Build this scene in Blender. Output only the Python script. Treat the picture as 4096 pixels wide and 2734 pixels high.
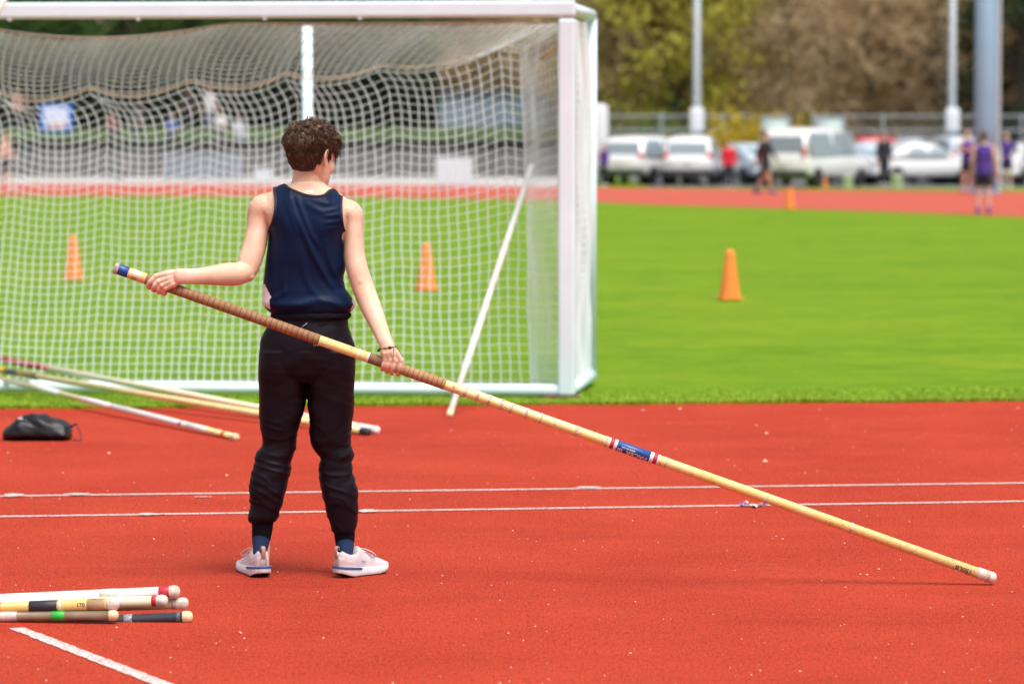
import bpy, bmesh, math, random
import numpy as np
from mathutils import Vector, Matrix, noise

# ------------------------------------------------------------------ scene, camera, light
for o in list(bpy.data.objects):
    bpy.data.objects.remove(o)
SC = bpy.context.scene
COL = SC.collection
random.seed(7)
rng = np.random.default_rng(7)
R = math.radians

CAM_H = 1.69                       # eye height of the photographer
LENS = 120.0
FPX = LENS / 36.0 * 4096.0
TAN_T = (1367 - 544) / FPX
TILT = math.atan(TAN_T)
FOCUS = 13.0

cam_d = bpy.data.cameras.new('camera')
cam_d.lens = LENS
cam_d.sensor_width = 36
cam_d.clip_start = 0.1
cam_d.clip_end = 3000
cam_d.dof.use_dof = True
cam_d.dof.focus_distance = FOCUS
cam_d.dof.aperture_fstop = 3.2
cam = bpy.data.objects.new('camera', cam_d)
COL.objects.link(cam)
cam.location = (0, 0, CAM_H)
cam.rotation_euler = (R(90) - TILT, 0, 0)
SC.camera = cam

SUN_EL, SUN_AZ = R(66), R(146)     # azimuth from +Y towards +X: high behind the camera, a little to the right
w = bpy.data.worlds.new('World')
SC.world = w
w.use_nodes = True
nt = w.node_tree
bg = nt.nodes['Background']
sky = nt.nodes.new('ShaderNodeTexSky')
sky.sky_type = 'NISHITA'
sky.sun_disc = False
sky.sun_elevation = SUN_EL
sky.sun_rotation = SUN_AZ
sky.air_density = 1.0
sky.dust_density = 4.0
sky.ozone_density = 1.0
hsv = nt.nodes.new('ShaderNodeHueSaturation')
hsv.inputs['Saturation'].default_value = 0.42      # thin overcast: nearly white cloud light
nt.links.new(sky.outputs[0], hsv.inputs['Color'])
nt.links.new(hsv.outputs[0], bg.inputs['Color'])
bg.inputs['Strength'].default_value = 0.12

sun_d = bpy.data.lights.new('sun', 'SUN')
sun_d.energy = 2.2
sun_d.angle = R(34)
sun_d.color = (1.0, 0.95, 0.88)
sun = bpy.data.objects.new('sun', sun_d)
COL.objects.link(sun)
sun_dir = Vector((math.cos(SUN_EL) * math.sin(SUN_AZ), math.cos(SUN_EL) * math.cos(SUN_AZ), math.sin(SUN_EL)))
sun.rotation_euler = sun_dir.to_track_quat('Z', 'Y').to_euler()
sun.location = (20, -20, 40)

vs = SC.view_settings
vs.view_transform = 'Standard'
vs.look = 'None'
vs.exposure = 0.62
vs.gamma = 1.0
vs.use_curve_mapping = False

# ------------------------------------------------------------------ measuring helpers
CT, ST = math.cos(TILT), math.sin(TILT)
def ray(x, y):
    dx, dy = (x - 2048) / FPX, (1367 - y) / FPX
    return np.array([dx, CT + dy * ST, -ST + dy * CT])
def PX(x, y, Y):
    d = ray(x, y)
    s = Y / d[1]
    return np.array([d[0] * s, Y, CAM_H + d[2] * s])
def GR(x, y, z=0.0):
    d = ray(x, y)
    s = (z - CAM_H) / d[2]
    return np.array([d[0] * s, d[1] * s, z])
K = 4096 / 2349.0
def PV(x, y, Y): return PX(x * K, y * K, Y)
def GV(x, y, z=0.0): return GR(x * K, y * K, z)

# ------------------------------------------------------------------ object helpers
def link(o, parent=None):
    COL.objects.link(o)
    if parent is not None:
        o.parent = parent
    return o
def tag(o, label=None, cat=None, group=None, kind=None):
    if label: o['label'] = label
    if cat: o['category'] = cat
    if group: o['group'] = group
    if kind: o['kind'] = kind
    return o
def empty(name, loc=(0, 0, 0), rz=0.0, scale=1.0):
    o = bpy.data.objects.new(name, None)
    o.empty_display_size = 0.1
    COL.objects.link(o)
    o.location = loc
    o.rotation_euler = (0, 0, rz)
    o.scale = (scale,) * 3
    return o
def to_mesh(name, vf, smooth=True):
    v, f = vf
    me = bpy.data.meshes.new(name)
    me.from_pydata([tuple(map(float, p)) for p in v], [], [tuple(map(int, q)) for q in f])
    me.validate()
    if smooth:
        me.polygons.foreach_set('use_smooth', [True] * len(me.polygons))
    me.update()
    return me
def fast_mesh(name, verts, quads, smooth=False):
    verts = np.asarray(verts, dtype=np.float32).reshape(-1, 3)
    quads = np.asarray(quads, dtype=np.int32)
    n = quads.shape[1]
    me = bpy.data.meshes.new(name)
    me.vertices.add(len(verts))
    me.vertices.foreach_set('co', verts.ravel())
    me.loops.add(quads.size)
    me.loops.foreach_set('vertex_index', quads.ravel())
    me.polygons.add(len(quads))
    me.polygons.foreach_set('loop_start', np.arange(0, quads.size, n, dtype=np.int32))
    if smooth:
        me.polygons.foreach_set('use_smooth', np.ones(len(quads), dtype=bool))
    me.update(calc_edges=True)
    me.validate()
    return me
def mob(name, me, mat, parent=None, off=None):
    if not isinstance(me, bpy.types.Mesh):
        me = to_mesh(name, me)
    if mat is not None and not me.materials:
        me.materials.append(mat)
    o = bpy.data.objects.new(name, me)
    if off is not None:
        o.location = [-c for c in off]       # mesh in world coordinates under a root standing at off
    return link(o, parent)
def copy_tree(o, parent=None):
    c = o.copy()
    COL.objects.link(c)
    c.parent = parent
    for ch in o.children:
        copy_tree(ch, c)
    return c

# ------------------------------------------------------------------ shape helpers: each returns (verts, faces)
def join(*parts):
    V, Fs = [], []
    for v, f in parts:
        n = len(V)
        V.extend(v)
        Fs.extend([tuple(i + n for i in q) for q in f])
    return V, Fs
def box(c, s, rz=0.0):
    cx, cy, cz = c
    hx, hy, hz = s[0] / 2, s[1] / 2, s[2] / 2
    ca, sa = math.cos(rz), math.sin(rz)
    V = []
    for sz in (-1, 1):
        for sx, sy in ((-1, -1), (1, -1), (1, 1), (-1, 1)):
            x, y = sx * hx, sy * hy
            V.append((cx + x * ca - y * sa, cy + x * sa + y * ca, cz + sz * hz))
    return V, [(3, 2, 1, 0), (4, 5, 6, 7), (0, 1, 5, 4), (1, 2, 6, 5), (2, 3, 7, 6), (3, 0, 4, 7)]
def rbox(c, s, b=0.01, seg=2, rz=0.0):
    bm = bmesh.new()
    bmesh.ops.create_cube(bm, size=1.0)
    for v in bm.verts:
        v.co = Vector((v.co.x * s[0], v.co.y * s[1], v.co.z * s[2]))
    bmesh.ops.bevel(bm, geom=bm.edges[:], offset=b, segments=seg, affect='EDGES', profile=0.5)
    M = Matrix.Translation(c) @ Matrix.Rotation(rz, 4, 'Z')
    bmesh.ops.transform(bm, matrix=M, verts=bm.verts)
    bm.verts.index_update()
    V = [tuple(v.co) for v in bm.verts]
    Fs = [tuple(v.index for v in f.verts) for f in bm.faces]
    bm.free()
    return V, Fs
def loft(rings, cap=True, closed=True):
    n = len(rings[0])
    V = [tuple(p) for r in rings for p in r]
    Fs = []
    m = n if closed else n - 1
    for i in range(len(rings) - 1):
        for j in range(m):
            a, b = i * n + j, i * n + (j + 1) % n
            Fs.append((a, b, b + n, a + n))
    if cap:
        for i, rv in ((0, True), (len(rings) - 1, False)):
            c = np.mean(np.array(rings[i], dtype=float), axis=0)
            V.append(tuple(c))
            k = len(V) - 1
            for j in range(n):
                a, b = i * n + j, i * n + (j + 1) % n
                Fs.append((b, a, k) if rv else (a, b, k))
    return V, Fs
def tube(pts, rad, seg=14, hint=(0, -1, 0.01), rounded=True, cap=True):
    P = [np.array(p, dtype=float) for p in pts]
    rr = [(r, r) if np.isscalar(r) else r for r in (rad if hasattr(rad, '__len__') else [rad] * len(P))]
    T = []
    for i in range(len(P)):
        t = P[min(i + 1, len(P) - 1)] - P[max(i - 1, 0)]
        T.append(t / (np.linalg.norm(t) + 1e-12))
    h = np.array(hint, dtype=float)
    rings = []
    def ring(c, t, ra, rb):
        u = h - t * np.dot(h, t)
        u /= np.linalg.norm(u) + 1e-12
        s = np.cross(t, u)
        return [c + ra * math.cos(a) * s + rb * math.sin(a) * u for a in np.linspace(0, 2 * math.pi, seg, endpoint=False)]
    if rounded:
        for k in (80, 50, 25):
            q = math.sin(R(k)); e = math.cos(R(k))
            rings.append(ring(P[0] - T[0] * q * min(rr[0]), T[0], rr[0][0] * e, rr[0][1] * e))
    for p, t, (ra, rb) in zip(P, T, rr):
        rings.append(ring(p, t, ra, rb))
    if rounded:
        for k in (25, 50, 80):
            q = math.sin(R(k)); e = math.cos(R(k))
            rings.append(ring(P[-1] + T[-1] * q * min(rr[-1]), T[-1], rr[-1][0] * e, rr[-1][1] * e))
    return loft(rings, cap=cap)
def lathe(prof, seg=24, cap=True):
    return loft([[(r * math.cos(a), r * math.sin(a), z) for a in np.linspace(0, 2 * math.pi, seg, endpoint=False)] for r, z in prof], cap=cap)
def ellipsoid(c, r, seg=20, rings=12):
    out = []
    for i in range(1, rings):
        a = math.pi * i / rings
        out.append([(c[0] + r[0] * math.sin(a) * math.cos(b), c[1] + r[1] * math.sin(a) * math.sin(b), c[2] - r[2] * math.cos(a))
                    for b in np.linspace(0, 2 * math.pi, seg, endpoint=False)])
    return loft(out)
def xform(vf, M):
    return [tuple(M @ Vector(p)) for p in vf[0]], vf[1]
def union(name, parts, voxel, smooth=2, factor=0.5):
    v, f = join(*parts)
    me = to_mesh('tmp', (v, f), smooth=False)
    o = bpy.data.objects.new('tmp', me)
    COL.objects.link(o)
    m = o.modifiers.new('r', 'REMESH')
    m.mode = 'VOXEL'
    m.voxel_size = voxel
    m.adaptivity = 0
    if smooth:
        s = o.modifiers.new('s', 'SMOOTH')
        s.iterations = smooth
        s.factor = factor
    dg = bpy.context.evaluated_depsgraph_get()
    out = bpy.data.meshes.new_from_object(o.evaluated_get(dg))
    out.name = name
    bpy.data.objects.remove(o)
    bpy.data.meshes.remove(me)
    out.polygons.foreach_set('use_smooth', np.ones(len(out.polygons), dtype=bool))
    out.update()
    return out
def get_co(me):
    a = np.empty(len(me.vertices) * 3, dtype=np.float32)
    me.vertices.foreach_get('co', a)
    return a.reshape(-1, 3)
def set_co(me, a):
    me.vertices.foreach_set('co', np.ascontiguousarray(a, dtype=np.float32).ravel())
    me.update()
def interp(x, pts):
    xs, ys = zip(*pts)
    return np.interp(x, xs, ys)
def sinterp(x, pts):
    P = np.array(smooth_poly(pts, 240))
    return np.interp(x, P[:, 0], P[:, 1])
def smooth_poly(pts, n):
    """Catmull-Rom through pts, n samples"""
    P = [np.array(p, dtype=float) for p in pts]
    P = [2 * P[0] - P[1]] + P + [2 * P[-1] - P[-2]]
    out = []
    for t in np.linspace(0, len(P) - 3 - 1e-6, n):
        i = int(t); u = t - i
        a, b, c, d = P[i:i + 4]
        out.append(0.5 * ((2 * b) + (-a + c) * u + (2 * a - 5 * b + 4 * c - d) * u * u + (-a + 3 * b - 3 * c + d) * u ** 3))
    return out

# ------------------------------------------------------------------ materials
_M = {}
def mat(name, col, rough=0.6, var=0.0, vscale=8.0, bump=0.0, bscale=60.0, metal=0.0, spec=0.5, sheen=0.0, sss=0.0, coat=0.0, col2=None, vdetail=4.0, trans=0.0):
    if name in _M:
        return _M[name]
    m = bpy.data.materials.new(name)
    m.use_nodes = True
    n, L = m.node_tree.nodes, m.node_tree.links
    b = n['Principled BSDF']
    b.inputs['Roughness'].default_value = rough
    b.inputs['Metallic'].default_value = metal
    b.inputs['Specular IOR Level'].default_value = spec
    b.inputs['Sheen Weight'].default_value = sheen
    b.inputs['Coat Weight'].default_value = coat
    b.inputs['Transmission Weight'].default_value = trans
    if sss:
        b.inputs['Subsurface Weight'].default_value = sss
        b.inputs['Subsurface Radius'].default_value = (0.02, 0.007, 0.004)
        b.inputs['Subsurface Scale'].default_value = 0.6
    c1 = tuple(col) + (1,)
    b.inputs['Base Color'].default_value = c1
    if var or col2 or bump:
        tc = n.new('ShaderNodeTexCoord')
    if var or col2:
        no = n.new('ShaderNodeTexNoise')
        no.inputs['Scale'].default_value = vscale
        no.inputs['Detail'].default_value = vdetail
        L.new(tc.outputs['Object'], no.inputs['Vector'])
        rp = n.new('ShaderNodeValToRGB')
        rp.color_ramp.elements[0].position = 0.32
        rp.color_ramp.elements[1].position = 0.68
        if col2:
            rp.color_ramp.elements[0].color = c1
            rp.color_ramp.elements[1].color = tuple(col2) + (1,)
        else:
            rp.color_ramp.elements[0].color = tuple(c * (1 - var) for c in col) + (1,)
            rp.color_ramp.elements[1].color = tuple(min(1, c * (1 + var)) for c in col) + (1,)
        L.new(no.outputs['Fac'], rp.inputs[0])
        L.new(rp.outputs[0], b.inputs['Base Color'])
    if bump:
        nb = n.new('ShaderNodeTexNoise')
        nb.inputs['Scale'].default_value = bscale
        nb.inputs['Detail'].default_value = 3
        L.new(tc.outputs['Object'], nb.inputs['Vector'])
        bp = n.new('ShaderNodeBump')
        bp.inputs['Strength'].default_value = bump
        bp.inputs['Distance'].default_value = 0.01
        L.new(nb.outputs['Fac'], bp.inputs['Height'])
        L.new(bp.outputs[0], b.inputs['Normal'])
    _M[name] = m
    return m
def ramp(n, L, src, stops):
    r = n.new('ShaderNodeValToRGB')
    e = r.color_ramp.elements
    while len(e) < len(stops):
        e.new(0.5)
    for k, (p, c) in enumerate(stops):
        e[k].position = p
        e[k].color = (c, c, c, 1) if np.isscalar(c) else tuple(c) + (1,)
    L.new(src, r.inputs[0])
    return r.outputs[0]
def noise_node(n, L, vec, scale, detail=4, rough=0.5):
    t = n.new('ShaderNodeTexNoise')
    t.inputs['Scale'].default_value = scale
    t.inputs['Detail'].default_value = detail
    t.inputs['Roughness'].default_value = rough
    L.new(vec, t.inputs['Vector'])
    return t.outputs['Fac']
def mixc(n, L, fac, a, b, mode='MIX'):
    x = n.new('ShaderNodeMix')
    x.data_type = 'RGBA'
    x.blend_type = mode
    for sock, val in ((x.inputs[0], fac), (x.inputs[6], a), (x.inputs[7], b)):
        if isinstance(val, bpy.types.NodeSocket):
            L.new(val, sock)
        elif np.isscalar(val):
            sock.default_value = val
        else:
            sock.default_value = tuple(val) + (1,)
    return x.outputs[2]

def track_material(line=False, muted=False):
    m = bpy.data.materials.new('track_line_paint' if line else ('hazed_track_rubber' if muted else 'track_rubber'))
    m.use_nodes = True
    n, L = m.node_tree.nodes, m.node_tree.links
    b = n['Principled BSDF']
    tc = n.new('ShaderNodeTexCoord')
    P = tc.outputs['Object']
    big = noise_node(n, L, P, 0.9, 7, 0.65)
    mp = n.new('ShaderNodeMapping')
    mp.inputs['Scale'].default_value = (1, 0.38, 1)
    L.new(P, mp.inputs['Vector'])
    Q = mp.outputs[0]
    fine = noise_node(n, L, Q, 130, 3, 0.75)
    med = noise_node(n, L, Q, 60, 5, 0.8)
    vo = n.new('ShaderNodeTexVoronoi')
    vo.inputs['Scale'].default_value = 130
    L.new(P, vo.inputs['Vector'])
    c = mixc(n, L, ramp(n, L, fine, [(0.38, 0.0), (0.60, 1.0)]), (0.22, 0.016, 0.008), (0.535, 0.058, 0.027))
    c = mixc(n, L, ramp(n, L, big, [(0.3, 0.0), (0.72, 0.6)]), c, (0.57, 0.076, 0.037))
    c = mixc(n, L, ramp(n, L, med, [(0.52, 0.0), (0.66, 0.8)]), c, (0.19, 0.016, 0.011))
    mp2 = n.new('ShaderNodeMapping')
    mp2.inputs['Scale'].default_value = (0.35, 1.0, 1)
    L.new(P, mp2.inputs['Vector'])
    c = mixc(n, L, ramp(n, L, noise_node(n, L, mp2.outputs[0], 1.7, 8, 0.72), [(0.52, 0.0), (0.68, 0.30)]), c, (0.24, 0.022, 0.014))
    if muted:
        c = mixc(n, L, 0.55, c, (0.52, 0.15, 0.11))  # even pale mix puts distance haze into the far track's colour
    if line:
        wear = ramp(n, L, noise_node(n, L, P, 110, 5, 0.7), [(0.40, 0.0), (0.50, 0.92)])
        c = mixc(n, L, wear, c, (0.80, 0.72, 0.70))
    L.new(c, b.inputs['Base Color'])
    b.inputs['Roughness'].default_value = 0.9
    b.inputs['Specular IOR Level'].default_value = 0.10
    bp = n.new('ShaderNodeBump')
    bp.inputs['Strength'].default_value = 0.9
    bp.inputs['Distance'].default_value = 0.007
    L.new(vo.outputs['Distance'], bp.inputs['Height'])
    L.new(bp.outputs[0], b.inputs['Normal'])
    return m
def grass_material(name='grass_turf', scale=1.0):
    m = bpy.data.materials.new(name)
    m.use_nodes = True
    n, L = m.node_tree.nodes, m.node_tree.links
    b = n['Principled BSDF']
    tc = n.new('ShaderNodeTexCoord')
    P = tc.outputs['Object']
    mp = n.new('ShaderNodeMapping')
    mp.inputs['Scale'].default_value = (0.5, 1.0, 1)
    L.new(P, mp.inputs['Vector'])
    big = noise_node(n, L, mp.outputs[0], 0.45, 6, 0.65)
    med = noise_node(n, L, P, 1.6, 6, 0.7)
    fine = noise_node(n, L, P, 55, 3, 0.7)
    c = mixc(n, L, ramp(n, L, med, [(0.32, 0.0), (0.68, 1.0)]), (0.092, 0.20, 0.008), (0.175, 0.295, 0.014))
    c = mixc(n, L, ramp(n, L, big, [(0.42, 0.0), (0.72, 0.6)]), c, (0.26, 0.325, 0.022))
    c = mixc(n, L, ramp(n, L, fine, [(0.3, 0.75), (0.55, 0.0)]), c, (0.06, 0.14, 0.012))
    L.new(c, b.inputs['Base Color'])
    b.inputs['Roughness'].default_value = 0.9
    b.inputs['Specular IOR Level'].default_value = 0.05
    bp = n.new('ShaderNodeBump')
    bp.inputs['Strength'].default_value = 0.6
    bp.inputs['Distance'].default_value = 0.02
    L.new(fine, bp.inputs['Height'])
    L.new(bp.outputs[0], b.inputs['Normal'])
    return m
M_TRACK = track_material()
M_LINE = track_material(True)
M_TRACKF = track_material(muted=True)
M_GRASS = grass_material()
M_WHITE = mat('white_frame_paint', (0.70, 0.85, 0.91), 0.45, var=0.05, vscale=3)  # cool tint in the colour offsets red light bounced off the track
M_CORD = mat('net_cord', (0.80, 0.87, 0.90), 0.8)
# ------------------------------------------------------------------ ground
def sheet(name, pts, z, m, kind='structure', sub=0):
    me = to_mesh(name, ([(p[0], p[1], z) for p in pts], [tuple(range(len(pts)))]), smooth=False)
    o = mob(name, me, m)
    o['kind'] = kind
    return o
M_EARTH = mat('rough_ground', (0.13, 0.15, 0.05), 0.9, var=0.35, vscale=0.3)
sheet('ground', [(-700, -120), (700, -120), (700, 900), (-700, 900)], -0.03, M_EARTH)
eL, eR = GV(0, 937), GV(2349, 920)
sl = (eR[1] - eL[1]) / (eR[0] - eL[0])
def edge_y(x): return eL[1] + (x - eL[0]) * sl
sheet('running_track', [(-45, -25), (45, -25), (45, edge_y(45)), (-45, edge_y(-45))], 0.0, M_TRACK)
near = [GV(x, y) for x, y in ((0, 448), (500, 449), (900, 452), (1280, 459), (1500, 469), (1800, 478), (2100, 487), (2349, 497))]
far = [GV(x, y) for x, y in ((0, 421), (500, 422), (900, 424), (1280, 428), (1500, 432), (1800, 435), (2100, 437), (2349, 439))]
near = [near[0] + np.array([-60, 1, 0])] + near + [near[-1] + np.array([7, -8, 0]), near[-1] + np.array([14, -24, 0])]
far = [far[0] + np.array([-60, 1, 0])] + far + [far[-1] + np.array([14, -6, 0]), far[-1] + np.array([30, -30, 0])]
sheet('grass_field', [(-60, edge_y(-60) - 0.2), (60, edge_y(60) - 0.2), (60, 130), (-90, 130)], -0.012, M_GRASS)
sheet('far_running_track', list(near) + list(reversed(far)), -0.004, M_TRACKF)
M_APRON = mat('pale_concrete_apron', (0.42, 0.41, 0.40), 0.85, var=0.08, vscale=0.8)
M_ASPH = mat('parking_asphalt', (0.11, 0.11, 0.12), 0.85, var=0.2, vscale=1.5)
xa = GV(1290, 430)
sheet('paved_apron', [(-70, far[0][1] - 0.3), (far[4][0], far[4][1] - 0.2), (far[4][0] + 3, 150), (-70, 150)], -0.008, M_APRON)
sheet('parking_lot', [(far[4][0] + 3, 113), (40, 110), (60, 140), (far[4][0] + 3, 140)], -0.008, M_ASPH)

def lane_line(a, b, wd, z=0.003, n=60):
    a, b = np.array(a[:2]), np.array(b[:2])
    d = (b - a) / np.linalg.norm(b - a)
    s = np.array([-d[1], d[0]])
    V, Fs = [], []
    for i, t in enumerate(np.linspace(0, 1, n)):
        p = a + (b - a) * t
        V.append((*(p + s * (wd / 2 + random.uniform(-.003, .003))), z))
        V.append((*(p - s * (wd / 2 + random.uniform(-.003, .003))), z))
        if i:
            k = 2 * i
            Fs.append((k - 2, k - 1, k + 1, k))
    o = mob('lane_line', to_mesh('lane_line', (V, Fs), smooth=False), M_LINE)
    o['kind'] = 'structure'
    return o
def ext(a, b, e0, e1):
    d = (b - a)
    return a - d * e0, b + d * e1
lane_line(*ext(GV(0, 1138), GV(2349, 1108), 1.5, 1.5), 0.05, n=400)
lane_line(*ext(GV(0, 1185), GV(2349, 1150), 1.5, 1.5), 0.05, n=400)
lane_line(*ext(GV(52, 1446), GV(370, 1568), 0.05, 3.0), 0.055, n=160)
# blobs of spilled line paint beside the lines
def splat(x, y, rx, ry, seed):
    c = GV(x, y)
    rs = random.Random(seed)
    pts = []
    for k in range(14):
        a = 2 * math.pi * k / 14
        q = rs.uniform(0.6, 1.15)
        pts.append((c[0] + rx * q * math.cos(a), c[1] + ry * q * math.sin(a)))
    sheet('paint_splash', pts, 0.006, M_LINE)
for k, q in enumerate(((30, 1137, .05, .08), (178, 1135, .07, .05), (345, 1181, .06, .05), (842, 1173, .07, .06), (470, 1141, .05, .02), (1720, 1160, .05, .04), (1350, 1119, .06, .05))):
    splat(*q, k)

# pale flecks of grit lying on the rubber
def flecks():
    n = 1500
    Y = 9.8 + (21 - 9.8) * rng.random(n) ** 1.2
    X = (rng.random(n) - 0.5) * Y * 0.34
    s = 0.0010 + 0.0028 * rng.random(n) ** 4
    big = rng.random(n) < 0.004
    s[big] *= 2.6
    for k, (px_, py_) in enumerate(((1475, 941), (1560, 938), (140, 934), (1735, 976), (1758, 994), (1755, 1058), (1880, 940), (2335, 936), (250, 1040), (520, 1090))):
        q = GV(px_, py_)
        X[k], Y[k], s[k] = q[0], q[1], .006 + .002 * (k % 3)
    a = rng.random(n) * 6.28
    base = np.stack([X, Y, np.full(n, 0.001)], 1)
    V = np.zeros((n, 5, 3))
    for k in range(4):
        ang = a + k * math.pi / 2
        V[:, k] = base + np.stack([np.cos(ang) * s * (1.6 if k % 2 else 0.8), np.sin(ang) * s, np.zeros(n)], 1)
    V[:, 4] = base + np.stack([np.zeros(n), np.zeros(n), s * 1.1], 1)
    i = np.arange(n)[:, None] * 5
    T = np.concatenate([i + np.array([[k, (k + 1) % 4, 4]]) for k in range(4)])
    o = mob('grit', fast_mesh('grit', V.reshape(-1, 3), T), mat('pale_grit', (0.66, 0.46, 0.38), 0.7))
    tag(o, 'pale specks of grit scattered all over the red track', 'grit', kind='stuff')
flecks()

# blades of grass along the near margin of the pitch
def blades():
    n = 90000
    Yr = rng.random(n) ** 2.6
    X = (rng.random(n) - 0.5) * 13
    edge = eL[1] + (X - eL[0]) * sl
    wob = np.array([0.05 * noise.noise(Vector((x * 1.7, 0.3, 0))) + 0.03 * noise.noise(Vector((x * 9, 1.3, 0))) for x in X])
    Y = edge + wob - 0.03 + Yr * 1.3
    h = (0.012 + 0.024 * rng.random(n)) * (1.0 - 0.75 * np.clip(Yr, 0, 1) ** .6)
    hump = np.array([noise.noise(Vector((x * 2.1, y * 2.1, 0.0))) for x, y in zip(X, Y)])
    h *= 1.0 + 0.5 * hump
    a = rng.random(n) * 6.28
    wd = 0.0020 + 0.0016 * rng.random(n)
    dx, dy = np.cos(a) * wd, np.sin(a) * wd
    lean = rng.random(n) * 6.28
    lm = h * (0.2 + 0.7 * rng.random(n))
    lx, ly = np.cos(lean) * lm, np.sin(lean) * lm
    z0 = np.full(n, -0.012)
    V = np.stack([np.stack([X - dx, Y - dy, z0], 1), np.stack([X + dx, Y + dy, z0], 1),
                  np.stack([X + dx * .8 + lx * .4, Y + dy * .8 + ly * .4, h * .62], 1), np.stack([X - dx * .8 + lx * .4, Y - dy * .8 + ly * .4, h * .62], 1),
                  np.stack([X + lx, Y + ly, h], 1)], 1)
    i = np.arange(n)[:, None] * 5
    T = np.concatenate([i + np.array([[0, 1, 2]]), i + np.array([[0, 2, 3]]), i + np.array([[3, 2, 4]])])
    m = bpy.data.materials.new('grass_blade')
    m.use_nodes = True
    nn, L = m.node_tree.nodes, m.node_tree.links
    b = nn['Principled BSDF']
    tc = nn.new('ShaderNodeTexCoord')
    f1 = noise_node(nn, L, tc.outputs['Object'], 90, 2)
    f2 = noise_node(nn, L, tc.outputs['Object'], 1.3, 4)
    c = mixc(nn, L, ramp(nn, L, f1, [(0.3, 0.0), (0.7, 1.0)]), (0.20, 0.36, 0.012), (0.34, 0.50, 0.025))
    c = mixc(nn, L, ramp(nn, L, f2, [(0.5, 0.0), (0.8, 0.6)]), c, (0.38, 0.42, 0.04))
    L.new(c, b.inputs['Base Color'])
    b.inputs['Roughness'].default_value = 0.6
    b.inputs['Subsurface Weight'].default_value = 0.0
    o = mob('grass', fast_mesh('grass', V.reshape(-1, 3), T), m)
    tag(o, 'short bright green grass growing along the edge of the pitch', 'grass', kind='stuff')
blades()

# ------------------------------------------------------------------ football goal
gR, gL = GV(1300, 914), GV(0, 904)            # foot of the near ground bar, right corner and where it leaves the picture
ax = gL - gR
ax /= np.linalg.norm(ax)                      # along the goal, towards the left
fR = GV(1361, 874)
dp = fR - gR
GD = 1.42
dp = dp / np.linalg.norm(dp)
UP = np.array([0, 0, 1.0])
GW = 7.32
def gp(u, d, z): return gR + ax * u + dp * d + UP * z
goal = empty('soccer_goal', gR)
tag(goal, 'white framed soccer goal with a slack white net on the grass', 'goal')
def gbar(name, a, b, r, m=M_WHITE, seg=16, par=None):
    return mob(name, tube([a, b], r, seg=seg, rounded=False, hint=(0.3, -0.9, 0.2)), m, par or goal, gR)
GH = 2.44
GA = math.atan2(ax[1], ax[0])
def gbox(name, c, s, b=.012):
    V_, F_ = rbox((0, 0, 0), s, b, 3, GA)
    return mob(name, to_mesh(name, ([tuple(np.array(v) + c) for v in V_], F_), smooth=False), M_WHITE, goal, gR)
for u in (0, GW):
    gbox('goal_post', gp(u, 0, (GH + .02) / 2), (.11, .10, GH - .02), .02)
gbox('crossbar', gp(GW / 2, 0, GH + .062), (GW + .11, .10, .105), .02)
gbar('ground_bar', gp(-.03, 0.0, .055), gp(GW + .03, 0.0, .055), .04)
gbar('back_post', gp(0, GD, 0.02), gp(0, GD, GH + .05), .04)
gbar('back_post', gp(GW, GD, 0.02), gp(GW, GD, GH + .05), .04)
uc = (1300 - 705) / 353.0 + .25
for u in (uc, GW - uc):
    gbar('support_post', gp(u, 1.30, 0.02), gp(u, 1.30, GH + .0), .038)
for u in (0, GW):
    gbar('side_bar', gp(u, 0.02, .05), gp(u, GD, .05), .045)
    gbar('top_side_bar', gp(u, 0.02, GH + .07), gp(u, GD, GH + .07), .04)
# rusty steel feet under the near corner
mob('foot_plate', xform(rbox((0, 0, 0), (.24, .12, .02), .004), Matrix.Translation(gp(0.03, 0, .012))), mat('rusty_steel', (0.16, 0.08, 0.05), 0.8, var=0.4, vscale=20), goal, gR)
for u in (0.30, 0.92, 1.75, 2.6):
    mob('bracket', xform(rbox((0, 0, 0), (.03, .03, .05), .006), Matrix.Translation(gp(uc + u - .9, -.03, GH + .02))), M_WHITE, goal, gR)

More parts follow.
